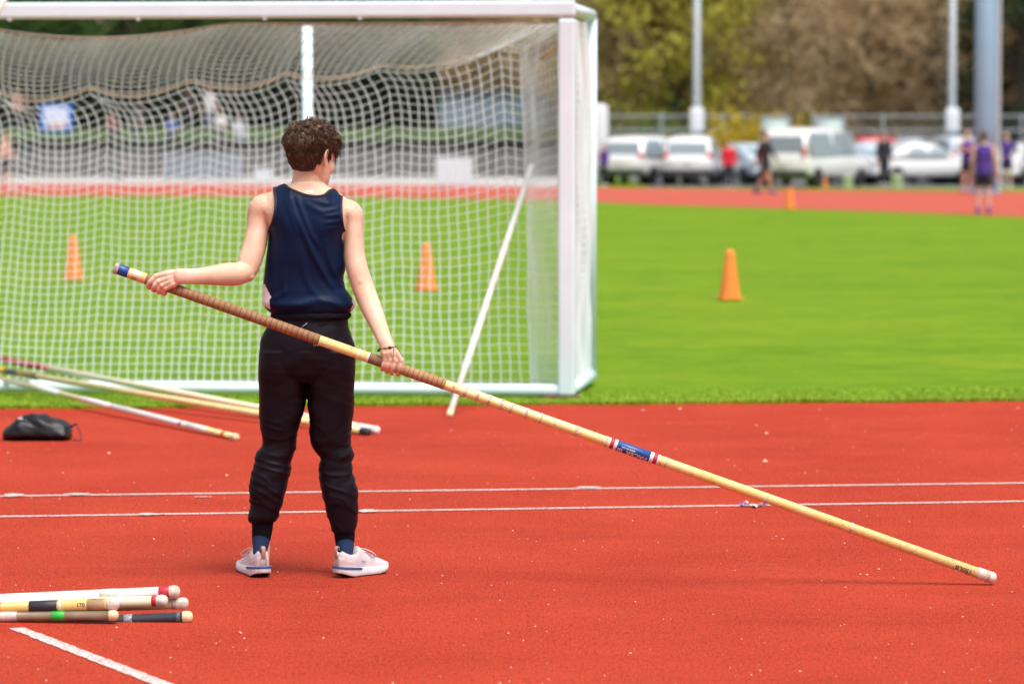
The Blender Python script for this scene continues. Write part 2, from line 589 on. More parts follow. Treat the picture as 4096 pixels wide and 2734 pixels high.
# the net: roof from the crossbar back to a sagging line, then the back wall, then the two sides
MESH = 0.0625
def rope_h(u):
    """height of the sagging line at u metres from the right post: pinned up every 0.64 m"""
    base = interp(u, [(0, 2.36), (.19, 2.34), (.54, 2.28), (1.15, 2.15), (1.84, 2.07), (2.47, 2.02), (3.1, 1.97), (4.0, 1.95), (5.0, 2.0), (6.2, 2.15), (7.32, 2.36)])
    ph = ((u - .54) / .635) % 1.0
    return base - 0.085 * np.sin(np.pi * ph) ** 0.8
ncol = int(GW / MESH)
nroof, nback = 19, 37
cols = np.zeros((ncol + 1, nroof + nback + 1, 3))
for i in range(ncol + 1):
    u = GW * i / ncol
    ub = 0.42 + u * (GW - 0.84) / GW
    zr = float(rope_h(ub))
    ph = ((ub - .54) / .635) % 1.0
    pin = 1 - abs(math.sin(math.pi * ph))           # 1 at a pinned peak
    drb = 0.90 + 0.09 * pin - 0.10 * math.exp(-ub * 1.2)
    wn = min(1, u / 1.2) * min(1, (GW - u) / 1.2)
    sag = 0.22 * max(0, math.sin((u - 2.2) / 1.75 * math.pi)) * (2.2 < u < 3.95) * 0.4
    for j in range(nroof + 1):
        t = j / nroof
        uu = u + (ub - u) * t ** 1.6 + (0.36 * t ** .9 - .10 * t ** 4 + 0.05 * t * t * math.sin(ub * 2.1 + .5)) * wn
        z = GH - 0.02 - sag * (1 - t) + (zr - GH + 0.02) * (0.5 * t + 0.5 * t ** 2.2)
        cols[i, j] = gp(uu, 0.03 + (drb - .03) * (t ** 0.95), z)
    for j in range(1, nback + 1):
        t = j / nback
        uu = ub + (0.14 + .12 * math.exp(-t * 22) + 0.03 * (1 - t) * math.sin(ub * 2.1 + .5)) * wn + (u - ub) * 0.35 * t
        d = drb + (0.30 - drb) * t ** 1.3
        z = zr * (1 - t) + 0.03 * t + 0.012 * pin * math.sin(t * 9) * (1 - t)
        cols[i, nroof + j] = gp(uu, d, z)
# slack: low, wandering waves
for i in range(ncol + 1):
    for j in range(nroof + nback + 1):
        p = cols[i, j]
        q = 1.0 if 0 < j < nroof + nback else 0.0
        nx = noise.noise(Vector((p[0] * 2.2, p[2] * 1.6, 3.1 + p[1])))
        ny = noise.noise(Vector((p[0] * 1.5, p[2] * 1.3, 9.1)))
        n2 = noise.noise(Vector((i * 0.9, j * 0.42, 4.7)))
        cols[i, j] += q * np.array([0.015 * nx + 0.009 * n2, 0.05 * ny, 0.016 * nx + .004 * n2])
def cords(lines, r, o1, o2):
    """4-sided cords along each row of lines (n, m, 3)"""
    n, m, _ = lines.shape
    o1, o2 = np.array(o1) * r, np.array(o2) * r
    V = np.stack([lines + o1, lines + o2, lines - o1, lines - o2], 2).reshape(-1, 3)
    idx = np.arange(n * m * 4).reshape(n, m, 4)
    a = idx[:, :-1]; b = idx[:, 1:]
    Q = np.stack([a, np.roll(a, -1, 2), np.roll(b, -1, 2), b], 3).reshape(-1, 4)
    return V, Q
def net_part(name, grids, rv, rh):
    V, Q, n = [], [], 0
    for g in grids:
        for lines, r, o1, o2 in ((g, rv, (1, 0, 0), (0, 1, .2)), (g.transpose(1, 0, 2), rh, (0, 0, 1), (0.2, 1, 0))):
            v, q = cords(lines, r, o1, o2)
            V.append(v); Q.append(q + n); n += len(v)
    return mob(name, fast_mesh(name, np.concatenate(V), np.concatenate(Q), smooth=True), M_CORD, goal, gR)
net = net_part('net', [cols[:, nroof:]], 0.0036, 0.0023)
net_part('roof_net', [cols[:, :nroof + 1]], 0.0048, 0.0020)
def side_grid(p_front, p_back, zt, n, rows, bulge, seed):
    g = np.zeros((n + 1, rows + 1, 3))
    for i in range(n + 1):
        t = i / n
        a = p_front + (p_back - p_front) * t
        for j in range(rows + 1):
            s = j / rows
            zz = (zt[0] + (zt[1] - zt[0]) * t) * s + .04 * (1 - s)
            nx = noise.noise(Vector((i * .21, j * .13, seed)))
            g[i, j] = a + UP * zz + ax * (bulge * math.sin(math.pi * t) * (0.3 + 0.7 * math.sin(math.pi * s)) + 0.03 * nx) + dp * 0.02 * nx
    return g
def corner_grid(n, col, u):
    m = len(col)
    g = np.zeros((n + 1, m, 3))
    for i in range(n + 1):
        t = i / n
        for j in range(m):
            s = j / (m - 1)
            f = gp(u, .05, 2.42 * (1 - s) + .04 * s)
            nx = noise.noise(Vector((i * .25, j * .15, 2.2 + u)))
            g[i, j] = f * (1 - t) + col[j] * t + (dp * .05 + ax * .03) * math.sin(math.pi * t) * (1 + nx)
    return g
for cc, uu_ in ((cols[0, nroof:], 0.0), (cols[-1, nroof:], GW)):
    net_part('side_net', [corner_grid(17, cc, uu_)], .0028, .0020)
net_part('side_net', [side_grid(gp(-.01, .05, 0), gp(0, GD - .04, 0), (2.44, 2.44), 24, 43, -.01, 5.1)], .0075, .0050)
net_part('side_net', [side_grid(gp(GW, .05, 0), gp(GW, GD - .04, 0), (2.44, 2.44), 24, 43, .02, 7.1)], .0050, .0040)
# brown border line run through the net
M_ROPE = mat('brown_border_rope', (0.55, 0.40, 0.27), 0.8, var=0.2, vscale=10)
mob('border_rope', tube([cols[i, 0] + np.array([0, -.01, -.006]) for i in range(ncol + 1)], .005, seg=6), M_ROPE, goal, gR)
mob('border_rope', tube([cols[i, nroof - 1] + np.array([0, -.01, .012]) for i in range(ncol + 1)], .0042, seg=6), M_ROPE, goal, gR)
mob('border_rope', tube([gp(.01, .06, 2.30), gp(.10, .2, 2.26), gp(.22, .4, 2.20)], .012, seg=6), M_ROPE, goal, gR)
# ------------------------------------------------------------------ vaulting poles
M_CREAM = mat('cream_fibreglass', (0.78, 0.65, 0.30), 0.28, var=0.10, vscale=9, coat=0.3)
M_PALE = mat('pale_fibreglass', (0.80, 0.74, 0.52), 0.3, var=0.08, vscale=6, coat=0.2)
M_WPOLE = mat('white_fibreglass', (0.78, 0.76, 0.72), 0.35, var=0.06, vscale=7)
M_CAP = mat('scuffed_rubber_cap', (0.52, 0.37, 0.28), 0.65, col2=(0.78, 0.73, 0.66), vscale=55, vdetail=7)
M_CAPY = mat('cream_rubber_cap', (0.72, 0.60, 0.36), 0.6, var=0.1, vscale=30)
M_BLACKT = mat('black_tape', (0.022, 0.022, 0.03), 0.5, var=0.3, vscale=25)
M_REDT = mat('red_tape', (0.50, 0.02, 0.04), 0.5, var=0.15, vscale=25)
M_BLUE = mat('blue_label', (0.006, 0.06, 0.26), 0.35, var=0.15, vscale=18)
M_LWHITE = mat('white_label', (0.78, 0.77, 0.75), 0.45, var=0.05, vscale=30)
M_INK = mat('black_marker_ink', (0.02, 0.018, 0.03), 0.6)
M_PRINT = mat('pale_print', (0.78, 0.60, 0.58), 0.5)
M_GREEN = mat('green_tape', (0.03, 0.42, 0.05), 0.5)
def scuffed():
    m = bpy.data.materials.new('scuffed_cream_fibreglass')
    m.use_nodes = True
    n, L = m.node_tree.nodes, m.node_tree.links
    b = n['Principled BSDF']
    tc = n.new('ShaderNodeTexCoord')
    P = tc.outputs['Object']
    c = mixc(n, L, ramp(n, L, noise_node(n, L, P, 6, 3), [(0.3, 0.0), (0.7, 1.0)]), (0.80, 0.64, 0.20), (0.84, 0.74, 0.36))
    c = mixc(n, L, ramp(n, L, noise_node(n, L, P, 48, 8, 0.8), [(0.55, 0.0), (0.64, 0.75)]), c, (0.30, 0.17, 0.06))
    c = mixc(n, L, ramp(n, L, noise_node(n, L, P, 38, 4, 0.7), [(0.63, 0.0), (0.70, 0.6)]), c, (0.78, 0.74, 0.66))
    L.new(c, b.inputs['Base Color'])
    b.inputs['Roughness'].default_value = 0.25
    b.inputs['Coat Weight'].default_value = 0.5
    b.inputs['Coat Roughness'].default_value = 0.15
    return m
M_SCUFF = scuffed()
def tape_mat(name, c1, c2, pitch):
    m = bpy.data.materials.new(name)
    m.use_nodes = True
    n, L = m.node_tree.nodes, m.node_tree.links
    b = n['Principled BSDF']
    tc = n.new('ShaderNodeTexCoord')
    P = tc.outputs['Object']
    sep = n.new('ShaderNodeSeparateXYZ')
    L.new(P, sep.inputs[0])
    ny = noise_node(n, L, P, 14, 3)
    md = n.new('ShaderNodeMath'); md.operation = 'MULTIPLY_ADD'
    L.new(ny, md.inputs[0]); md.inputs[1].default_value = pitch * 0.5
    L.new(sep.outputs[2], md.inputs[2])
    pp = n.new('ShaderNodeMath'); pp.operation = 'PINGPONG'
    L.new(md.outputs[0], pp.inputs[0]); pp.inputs[1].default_value = pitch / 2
    dv = n.new('ShaderNodeMath'); dv.operation = 'DIVIDE'
    L.new(pp.outputs[0], dv.inputs[0]); dv.inputs[1].default_value = pitch / 2
    seam = ramp(n, L, dv.outputs[0], [(0.05, 0.85), (0.22, 0.0)])
    c = mixc(n, L, ramp(n, L, noise_node(n, L, P, 30, 5, 0.7), [(0.35, 0.0), (0.7, 1.0)]), c1, c2)
    c = mixc(n, L, seam, c, tuple(x * 0.32 for x in c1))
    L.new(c, b.inputs['Base Color'])
    b.inputs['Roughness'].default_value = 0.75
    bp = n.new('ShaderNodeBump'); bp.inputs['Strength'].default_value = 0.6; bp.inputs['Distance'].default_value = 0.002
    L.new(dv.outputs[0], bp.inputs['Height']); L.new(bp.outputs[0], b.inputs['Normal'])
    return m
M_TAPE = tape_mat('brown_grip_tape', (0.26, 0.13, 0.055), (0.36, 0.20, 0.10), 0.021)
M_TAPE2 = tape_mat('tan_grip_tape', (0.36, 0.19, 0.085), (0.44, 0.26, 0.13), 0.019)
M_TAPED = mat('dirty_dark_tape', (0.12, 0.065, 0.05), 0.8, col2=(0.26, 0.14, 0.07), vscale=35)

def pole_root(name, A, B):
    A, B = np.array(A, float), np.array(B, float)
    L = np.linalg.norm(B - A)
    z = Vector((B - A) / L)
    x = Vector((0, -1, 0))
    x = (x - z * x.dot(z)).normalized()
    y = z.cross(x)
    M = Matrix((x, y, z)).transposed().to_4x4()
    M.translation = Vector(A)
    o = bpy.data.objects.new(name, None)
    o.empty_display_size = 0.1
    COL.objects.link(o)
    o.matrix_world = M
    return o, L
def cyl(z0, z1, r, seg=28):
    return lathe([(r, z0), (r, z1)], seg, cap=True)
def make_pole(A, B, r, label, shaft, bands=(), cap=None, capm=None, group=None):
    o, L = pole_root('vaulting_pole', A, B)
    tag(o, label, 'pole', group)
    mob('shaft', cyl(0, L, r), shaft, o)
    for nm, z0, z1, m in bands:
        mob(nm, lathe([(r + .0002, z0), (r + .0011, z0 + .001), (r + .0011, z1 - .001), (r + .0002, z1)], 28), m, o)
    if cap:
        q = r + .0022
        mob('end_cap', lathe([(r + .0015, L - cap), (q, L - cap + .004), (q, L - .004), (q * 1.03, L), (q * 1.03, L + .006), (q * .94, L + .014), (q * .66, L + .0205), (q * .2, L + .0235)], 24), capm or M_CAP, o)
    return o, L
def text_mesh(txt, size, bold=0.0, sx=1.0):
    cu = bpy.data.curves.new('t', 'FONT')
    cu.body = txt
    cu.size = size
    cu.offset = bold
    cu.resolution_u = 3
    o = bpy.data.objects.new('t', cu)
    COL.objects.link(o)
    dg = bpy.context.evaluated_depsgraph_get()
    me = bpy.data.meshes.new_from_object(o.evaluated_get(dg))
    bpy.data.objects.remove(o)
    bm = bmesh.new()
    bm.from_mesh(me)
    bmesh.ops.triangulate(bm, faces=bm.faces[:])
    bmesh.ops.subdivide_edges(bm, edges=[e for e in bm.edges if e.calc_length() > size * .22], cuts=2)
    bmesh.ops.triangulate(bm, faces=bm.faces[:])
    bm.verts.index_update()
    v = np.array([tuple(q.co) for q in bm.verts])
    f = [tuple(q.index for q in p.verts) for p in bm.faces]
    bm.free()
    bpy.data.meshes.remove(me)
    v[:, 0] *= sx
    return v, f
def wrap_text(name, parent, txt, size, r, z0, ang, m, flip=True, bold=0.0, sx=1.0):
    """print on a pole: reading direction runs down the local Z (flip) with letter tops turning to larger angles"""
    v, f = text_mesh(txt, size, bold, sx)
    out = []
    for x, y, _ in v:
        a = ang + (y / r) * (1 if flip else -1)
        z = z0 - x if flip else z0 + x
        out.append((r * math.cos(a), r * math.sin(a), z))
    return mob(name, to_mesh(name, (out, f), smooth=False), m, parent)

# the pole the athlete carries behind his back
YP = 12.87
tipc = GR(3985, 2338)
PA, PB = PX(462, 1072, YP), PX(3962, 2307, tipc[1] - .0)
def zpos(x):            # distance along the carried pole for a picture x
    t = (x - 462) / (3962 - 462.0)
    return t
hp, HL = pole_root('vaulting_pole', PA, PB)
bpy.data.objects.remove(hp)
def hz(x): return zpos(x) * HL
PR = 0.0195
hp, HL = make_pole(PA, PB, PR, 'long cream vaulting pole with brown grip tape held behind the athlete', M_SCUFF, [
    ('end_label', 0.0, hz(514), M_BLUE),
    ('paper_label', hz(514), hz(584), mat('cream_paper_label', (0.72, 0.47, 0.15), 0.5, col2=(0.78, 0.66, 0.42), vscale=14)),
    ('grip_tape', hz(584), hz(1277), M_TAPE),
    ('dark_tape', hz(1476), hz(1540), M_TAPED),
    ('grip_tape', hz(1541), hz(1781), M_TAPE2),
    ('white_ring', hz(1432), hz(1438), M_LWHITE),
    ('white_ring', hz(1470), hz(1476), M_LWHITE),
    ('brand_label', hz(2435), hz(2440), M_LWHITE), ('brand_label', hz(2440), hz(2455), M_REDT), ('brand_label', hz(2455), hz(2468), M_LWHITE),
    ('brand_label', hz(2468), hz(2598), M_BLUE), ('brand_label', hz(2598), hz(2612), M_LWHITE), ('brand_label', hz(2612), hz(2627), M_REDT), ('brand_label', hz(2627), hz(2635), M_LWHITE),
] + [('white_ring', hz(x), hz(x + random.uniform(8, 13)), mat('worn_white_tape', (0.74, 0.66, 0.56), 0.7, col2=(0.42, 0.25, 0.13), vscale=90)) for x in (1810, 1855, 1903, 1950, 2000, 2040, 2100, 2160, 2300, 2420, 2660, 3060, 3400)],
    cap=0.055)
mob('cap_ring', lathe([(PR + .0024, HL - .016), (PR + .0030, HL - .015), (PR + .0030, HL - .004), (PR + .0024, HL - .003)], 24), mat('dirty_cap_ring', (0.36, 0.25, 0.20), .7, col2=(0.60, 0.48, 0.40), vscale=90), hp)
rr = PR + .0016
wrap_text('printed_name', hp, 'PACER', .0235, rr, hz(2591), R(16), M_PRINT, bold=.0005, sx=1.2)
wrap_text('printed_name', hp, 'III', .0235, rr, hz(2493), R(16), M_PRINT, bold=.0006, sx=1.25)
wrap_text('printed_line', hp, 'MADE IN U.S.A.', .0080, rr, hz(2539), R(-12), M_LWHITE, bold=.0002, sx=1.0)
wrap_text('handwriting', hp, '150LB', .025, PR + .0008, hz(3888), R(-8), M_INK, sx=1.05, bold=.0002)
wrap_text('handwriting', hp, "13'", .023, PR + .0008, hz(3888), R(48), M_INK, sx=1.0, bold=.0002)
for k in range(5):
    z0 = hz(532 + k * 4.4)
    mob('barcode_bar', [[((rr) * math.cos(a), rr * math.sin(a), z0 + dz) for a in np.linspace(R(15), R(62), 8) for dz in (0, .0016)], [(2 * i, 2 * i + 1, 2 * i + 3, 2 * i + 2) for i in range(7)]], M_INK, hp)
mob('paper_label', [[((rr + .0003) * math.cos(a), (rr + .0003) * math.sin(a), z) for a in np.linspace(R(-70), R(-12), 8) for z in (hz(532), hz(562))], [(2 * i, 2 * i + 1, 2 * i + 3, 2 * i + 2) for i in range(7)]], M_LWHITE, hp)
mob('end_cap', lathe([(PR - .001, -.004), (PR + .0018, -.002), (PR + .0018, .012), (PR + .001, .013)], 24), mat('scuffed_end_tape', (0.70, 0.62, 0.60), 0.6, col2=(0.34, 0.20, 0.18), vscale=60), hp)

# three poles lying with their far ends on the goal's ground bar
def bar_pole(xr, yr, xl, yl, r, label, shaft, bands, cap, capm=None):
    B = PX(xr * K, yr * K, GR(xr * K, yr * K, r)[1])
    best = None
    for YA in np.arange(22.4, 27, .05):
        A = PV(xl, yl, YA)
        t = (22.35 - B[1]) / (A[1] - B[1])
        zc = B[2] + (A[2] - B[2]) * t
        if best is None or abs(zc - .118 - r) < best[0]:
            best = (abs(zc - .118 - r), A)
    A = best[1]
    A2 = B + (A - B) * 1.06
    L = np.linalg.norm(B - A2)
    L0 = np.linalg.norm(B - A)
    def zz(x):          # picture x -> length along
        lo, hi = 0.0, 1.0
        for _ in range(40):
            mid = (lo + hi) / 2
            p = A + (B - A) * mid
            sx = p[0] / p[1] * FPX * (1 + TAN_T * 0.03) / K + 1174.5
            if sx < x: lo = mid
            else: hi = mid
        return lo * L0 + (L - L0)
    return make_pole(A2, B, r, label, shaft, [(n, 0.0 if x0 is None else zz(x0), zz(x1), m) for n, x0, x1, m in bands], cap, capm)
M_STRIPE = mat('dark_red_tape', (0.50, 0.03, 0.04), 0.6, var=0.2, vscale=20)
bar_pole(862, 986, 0, 823, .021, 'pale cream pole with red taped end, upper of two leaning on the goal bar', M_PALE,
         [('red_tape', None, 96, M_STRIPE), ('red_tape', 100, 104, M_STRIPE), ('red_tape', 107, 110, M_STRIPE), ('white_band', 820, 846, M_LWHITE)], .05, M_LWHITE)
bar_pole(842, 990, 0, 848, .020, 'cream pole with navy and yellow end, lower of two leaning on the goal bar', M_CREAM,
         [('yellow_tape', None, 8, mat('yellow_tape', (0.6, 0.40, 0.03), 0.5)), ('navy_tape', 8, 84, mat('navy_label', (0.02, 0.035, 0.09), 0.4, col2=(0.35, 0.26, 0.04), vscale=16)), ('black_band', 828, 840, M_BLACKT)], .03, M_BLACKT)
bar_pole(540, 1002, 0, 868, .018, 'thin cream pole with long white wraps lying above the black bag', M_CREAM,
         [('white_wrap', 85, 132, M_LWHITE), ('white_wrap', 187, 250, M_LWHITE), ('white_wrap', 255, 425, M_WPOLE), ('red_band', 410, 418, M_REDT), ('white_wrap', 428, 474, M_LWHITE), ('orange_band', 508, 516, mat('orange_tape', (0.75, 0.16, 0.03), 0.5))], .03, M_CAPY)
# the white pole leaning into the goal
lb = GV(1032, 957)
lt = PV(1219, 381, 22.85)
ldir = (lt - lb) / np.linalg.norm(lt - lb)
make_pole(lt, lb + np.array([0, 0, .02]), .0185, 'white vaulting pole leaning upright against the goal net', M_WPOLE,
          [('pink_tape', .9, 1.5, mat('faded_pink_tape', (0.70, 0.56, 0.54), 0.6, var=.1, vscale=9)), ('white_wrap', 1.8, 2.35, M_LWHITE)], .04, M_CAPY)

q0, q1 = PX(112, -174, 21.98), GR(-850, 1592)
make_pole(q0, q1 + np.array([0, 0, .015]), .019, 'white pole leaning on the crossbar, its edge just showing in the top left corner', M_WPOLE, [('white_wrap', .3, .62, M_LWHITE)], .04, M_CAPY)

# scrap of ribbon dropped on the nearer line
rb = empty('ribbon', GR(3012, 2024)); tag(rb, 'scrap of purple, white and orange ribbon lying on the nearer white line', 'ribbon')
def rib(x0, x1, c, nm):
    P = [GR(x, 2024 + 5 * math.sin(x * .09)) for x in np.linspace(x0, x1, 8)]
    V_ = []
    for k, p in enumerate(P):
        z = .010 + .006 * math.sin(k * 1.7 + x0)
        V_ += [(p[0], p[1] - .035, z), (p[0], p[1] + .035, z + .004 * math.cos(k))]
    mob(nm, (V_, [(2 * i, 2 * i + 2, 2 * i + 3, 2 * i + 1) for i in range(7)]), mat('ribbon_' + nm, c, .4), rb, rb.location)
rib(2958, 2985, (.25, .16, .62), 'purple_end'); rib(2985, 3030, (.78, .76, .78), 'white_middle'); rib(3030, 3045, (.75, .22, .08), 'orange_stripe'); rib(3045, 3066, (.28, .20, .66), 'purple_tail')

# heap of poles in the front left corner
def heap(xl, yl, xr, yr, Y, r, label, shaft, bands, cap, capm=None):
    B = PX(xr, yr, Y)
    A = PX(xl, yl, Y + .05)
    A2 = B + (A - B) * 3.6
    L = np.linalg.norm(B - A2)
    def zz(x): return L - (xr - x) / (xr - xl) * np.linalg.norm(B - A)
    o, _ = make_pole(A2, B, r, label, shaft, [(n, zz(x0), zz(x1), m) for n, x0, x1, m in bands], cap, capm, 'poles heaped in the front corner')
    return o, zz, r
Yf = GR(700, 2486)[1]
heap(0, 2500, 745, 2466, Yf, .0185, 'glossy black pole with a cream cap at the bottom of the heap', mat('black_fibreglass', (0.028, 0.032, 0.045), 0.28, coat=.4), [('silver_label', 498, 532, mat('silver_label', (0.42, 0.44, 0.46), 0.4, col2=(0.08, 0.08, 0.1), vscale=120)), ('grey_band', 706, 722, mat('dark_grey_tape', (0.09, 0.10, 0.12), 0.5))], .012, M_CAPY)
heap(0, 2464, 448, 2460, Yf - .045, .0165, 'grey brown pole with green tape lying low in the heap', mat('smoky_fibreglass', (0.17, 0.12, 0.08), 0.3, col2=(0.30, 0.22, 0.14), vscale=9), [('white_scuff', -40, 70, mat('scuffed_white_tape', (0.6, 0.52, 0.5), 0.6, var=.25, vscale=20)), ('green_tape', 208, 261, M_GREEN)], .010, M_CAPY)
o, zz, r = heap(0, 2430, 452, 2413, Yf - .03, .0205, 'yellowed pole with a black band and number in front of the heap', mat('yellowed_fibreglass', (0.64, 0.42, 0.10), 0.3, col2=(0.72, 0.56, 0.24), vscale=7), [('orange_tape', -60, 8, mat('orange_tape', (0.75, 0.16, 0.03), 0.5)), ('black_band', 120, 233, M_BLACKT), ('white_ring', 241, 249, M_LWHITE), ('dirty_tape', 352, 424, mat('dirty_yellow_tape', (0.25, 0.15, 0.08), 0.7, col2=(0.6, 0.42, 0.2), vscale=22))], .018, M_CAP)
wrap_text('handwriting', o, '170', .020, r + .0008, zz(312), R(10), M_INK, flip=False, bold=.0003)
heap(0, 2438, 728, 2412, Yf + .10, .0185, 'dull olive pole with a white cap at the back of the heap', mat('olive_fibreglass', (0.36, 0.29, 0.15), 0.35, var=.15, vscale=8), [('pink_mark', 690, 703, mat('faded_mark', (0.45, 0.30, 0.26), .6, var=.3, vscale=60))], .022, M_CAP)
heap(0, 2415, 645, 2401, Yf + .05, .0185, 'cream pole with a red band behind the numbered pole in the heap', M_PALE, [('red_band', 608, 630, M_REDT), ('white_ring', 478, 492, M_LWHITE)], .016, M_CAP)
heap(0, 2396, 694, 2365, Yf + .09, .0195, 'white pole with a wide red band lying on top of the heap', M_WPOLE, [('red_band', 637, 680, M_REDT), ('dirty_tape', 402, 470, mat('grey_smudged_tape', (0.50, 0.44, 0.40), 0.7, col2=(0.7, 0.66, 0.6), vscale=25))], .014, M_CAP)

# ------------------------------------------------------------------ black drawstring bag
def bag():
    Y0 = GR(150, 1762)[1] + .07
    S = Y0 / FPX
    root = empty('drawstring_bag', PX(150, 1762, Y0) * np.array([1, 1, 0]))
    tag(root, 'black drawstring bag lying on the red track at the left edge', 'bag')
    top = [(10, 1742), (20, 1722), (40, 1704), (70, 1684), (100, 1669), (130, 1665), (160, 1668), (200, 1674), (240, 1684), (270, 1697), (282, 1706), (285, 1712)]
    rings = []
    xs = np.linspace(12, 284, 34)
    base = PX(150, 1762, Y0)
    for k, x in enumerate(xs):
        h = (1764 - interp(x, top)) * S
        e = min(1, math.sqrt(max(.02, (x - 8) / 60.0)), math.sqrt(max(.05, (290 - x) / 24.0)))
        dpt = .10 * e
        cx = base[0] + (x - 150) * S
        ring = []
        for a in np.linspace(0, 2 * math.pi, 40, endpoint=False):
            ca, sa = math.cos(a), math.sin(a)
            z = (h * .42 + h * .58 * abs(sa) ** .8) if sa > 0 else h * .42 * (1 - abs(sa) ** .55)
            yy = dpt * (abs(ca) ** .8) * (1 if ca > 0 else -1)
            p = np.array([cx, Y0 + yy, z])
            # drapery: long diagonal folds
            f = noise.noise(Vector((p[0] * 9 + p[2] * 16, p[1] * 7, p[2] * 6 - p[0] * 5)))
            g = noise.noise(Vector((p[0] * 22 + p[2] * 38, p[1] * 14, 3.0)))
            q = (.022 * f + .012 * g + .014 * (.5 - abs(noise.noise(Vector((p[0] * 14 + p[2] * 30, p[1] * 9, 8.0)))))) * min(1, z / .02)
            p = p + np.array([0, ca * q * 1.2, abs(sa) * q])
            p[2] = max(p[2], .002)
            ring.append(p)
        rings.append(ring)
    mb = mat('black_nylon', (0.007, 0.007, 0.011), 0.42, spec=.35)
    mob('bag_body', loft(rings), mb, root, root.location)
    # pale printed patch on the upper left shoulder
    def top_pt(x, a):
        k = int(np.clip(np.searchsorted(xs, x), 0, 33))
        n = int(a / (2 * math.pi) * 40) % 40
        return np.array(rings[k][n])
    V, Fs = [], []
    for i, x in enumerate(np.linspace(66, 128, 9)):
        for j, a in enumerate(np.linspace(R(216 + 45), R(216 + 10), 3)):
            aa = 2 * math.pi - R(62) if j == 0 else (2 * math.pi - R(84) if j == 1 else 2 * math.pi - R(100))
            p = top_pt(x, math.pi - (aa - math.pi)) if False else None
            h = (1764 - interp(x, top)) * S
            fr = (.80, .93, 1.02)[j]
            V.append((base[0] + (x - 150) * S, Y0 - (.075, .05, .0)[j], h * fr + .004))
    for i in range(8):
        for j in range(2):
            Fs.append((i * 3 + j, i * 3 + j + 1, i * 3 + j + 4, i * 3 + j + 3))
    mob('patch', (V, Fs), mat('pale_blue_patch', (0.55, 0.58, 0.68), .5), root, root.location)
    e1 = PX(283, 1703, Y0 - .02)
    cordp = smooth_poly([e1, PX(302, 1697, Y0 - .03), PX(310, 1706, Y0 - .04), PX(322, 1735, Y0 - .05), PX(326, 1752, Y0 - .06), PX(318, 1763, Y0 - .07) * np.array([1, 1, 0]) + np.array([0, 0, .004]), PX(292, 1764, Y0 - .07) * np.array([1, 1, 0]) + np.array([0, 0, .004])], 30)
    mob('draw_cord', tube(cordp, .0035, seg=8), M_BLACKT, root, root.location)
    mob('cord_lock', tube([PX(284, 1704, Y0 - .02), PX(306, 1695, Y0 - .03)], .007, seg=10), M_BLACKT, root, root.location)
bag()

# ------------------------------------------------------------------ training cones
M_CONE = mat('orange_cone_plastic', (0.86, 0.25, 0.035), 0.45, var=.06, vscale=6)
cone_parts = None
def cone(x, y, label, h=0.51, rz=0.3):
    global cone_parts
    root = empty('training_cone', GV(x, y), rz)
    tag(root, label, 'cone', 'orange cones set out on the field')
    if cone_parts is None:
        body = to_mesh('cone_body', lathe([(.114, .010), (.112, .03), (.109, .05), (.052, .46), (.048, .488), (.038, .508), (.016, .514)], 28))
        V, Fs = rbox((0, 0, .009), (.236, .236, .020), .008)
        base = to_mesh('cone_base', (V, Fs), smooth=False)
        cone_parts = (body, base)
    mob('cone_body', cone_parts[0], M_CONE, root)
    mob('cone_base', cone_parts[1], M_CONE, root)
    root.scale = (h / .51,) * 3
cone(168, 640, 'leftmost orange cone on the grass, seen through the goal net')
cone(978, 665, 'orange cone on the grass seen through the net beside the leaning pole')
cone(1674, 686, 'orange cone standing alone on the open grass right of the goal')
cone(1812, 478, 'small blurred orange cone at the edge of the far red track', .49)
cone(1878, 428, 'tiny orange cone behind the far track in front of the white van', .42)
cone(1893, 430, 'tiny orange cone right of another one before the white van', .36)
# ------------------------------------------------------------------ the athlete, seen from behind
YB = 13.12                                   # depth of the body's middle
HEEL = GR(1200, 2309)
M_SKIN = mat('skin', (0.66, 0.42, 0.285), 0.48, col2=(0.78, 0.575, 0.44), vscale=11, sss=0.18, spec=.4, bump=.14, bscale=260, vdetail=7)
def blotches(m):
    n, L = m.node_tree.nodes, m.node_tree.links
    b = n['Principled BSDF']
    src = b.inputs['Base Color'].links[0].from_socket
    tc = n.new('ShaderNodeTexCoord')
    c = mixc(n, L, ramp(n, L, noise_node(n, L, tc.outputs['Object'], 5, 5, .65), [(.45, 0.0), (.72, .55)]), src, (0.66, 0.33, 0.23))
    c = mixc(n, L, ramp(n, L, noise_node(n, L, tc.outputs['Object'], 75, 1, .5), [(.80, 0.0), (.84, .6)]), c, (0.30, 0.14, 0.09))
    L.new(c, b.inputs['Base Color'])
blotches(M_SKIN)
M_NAVY = mat('navy_polyester', (0.0026, 0.0115, 0.042), 0.48, spec=.13)
M_TRIM = mat('dark_knit_trim', (0.007, 0.008, 0.018), 0.7)
M_PANTS = mat('black_stretch_nylon', (0.0068, 0.0040, 0.0080), 0.52, spec=.16, bump=.05, bscale=500)
M_RIB = mat('black_rib_knit', (0.0065, 0.005, 0.008), 0.85, spec=.15, bump=.2, bscale=600)
M_SOCK = mat('navy_sock_knit', (0.003, 0.018, 0.07), 0.9, var=.2, vscale=90, bump=.4, bscale=300)
ath = empty('person', (float(HEEL[0]), float(HEEL[1]), 0))
tag(ath, 'athlete in navy tank top and black joggers seen from behind, holding a long pole', 'person')
AO = ath.location

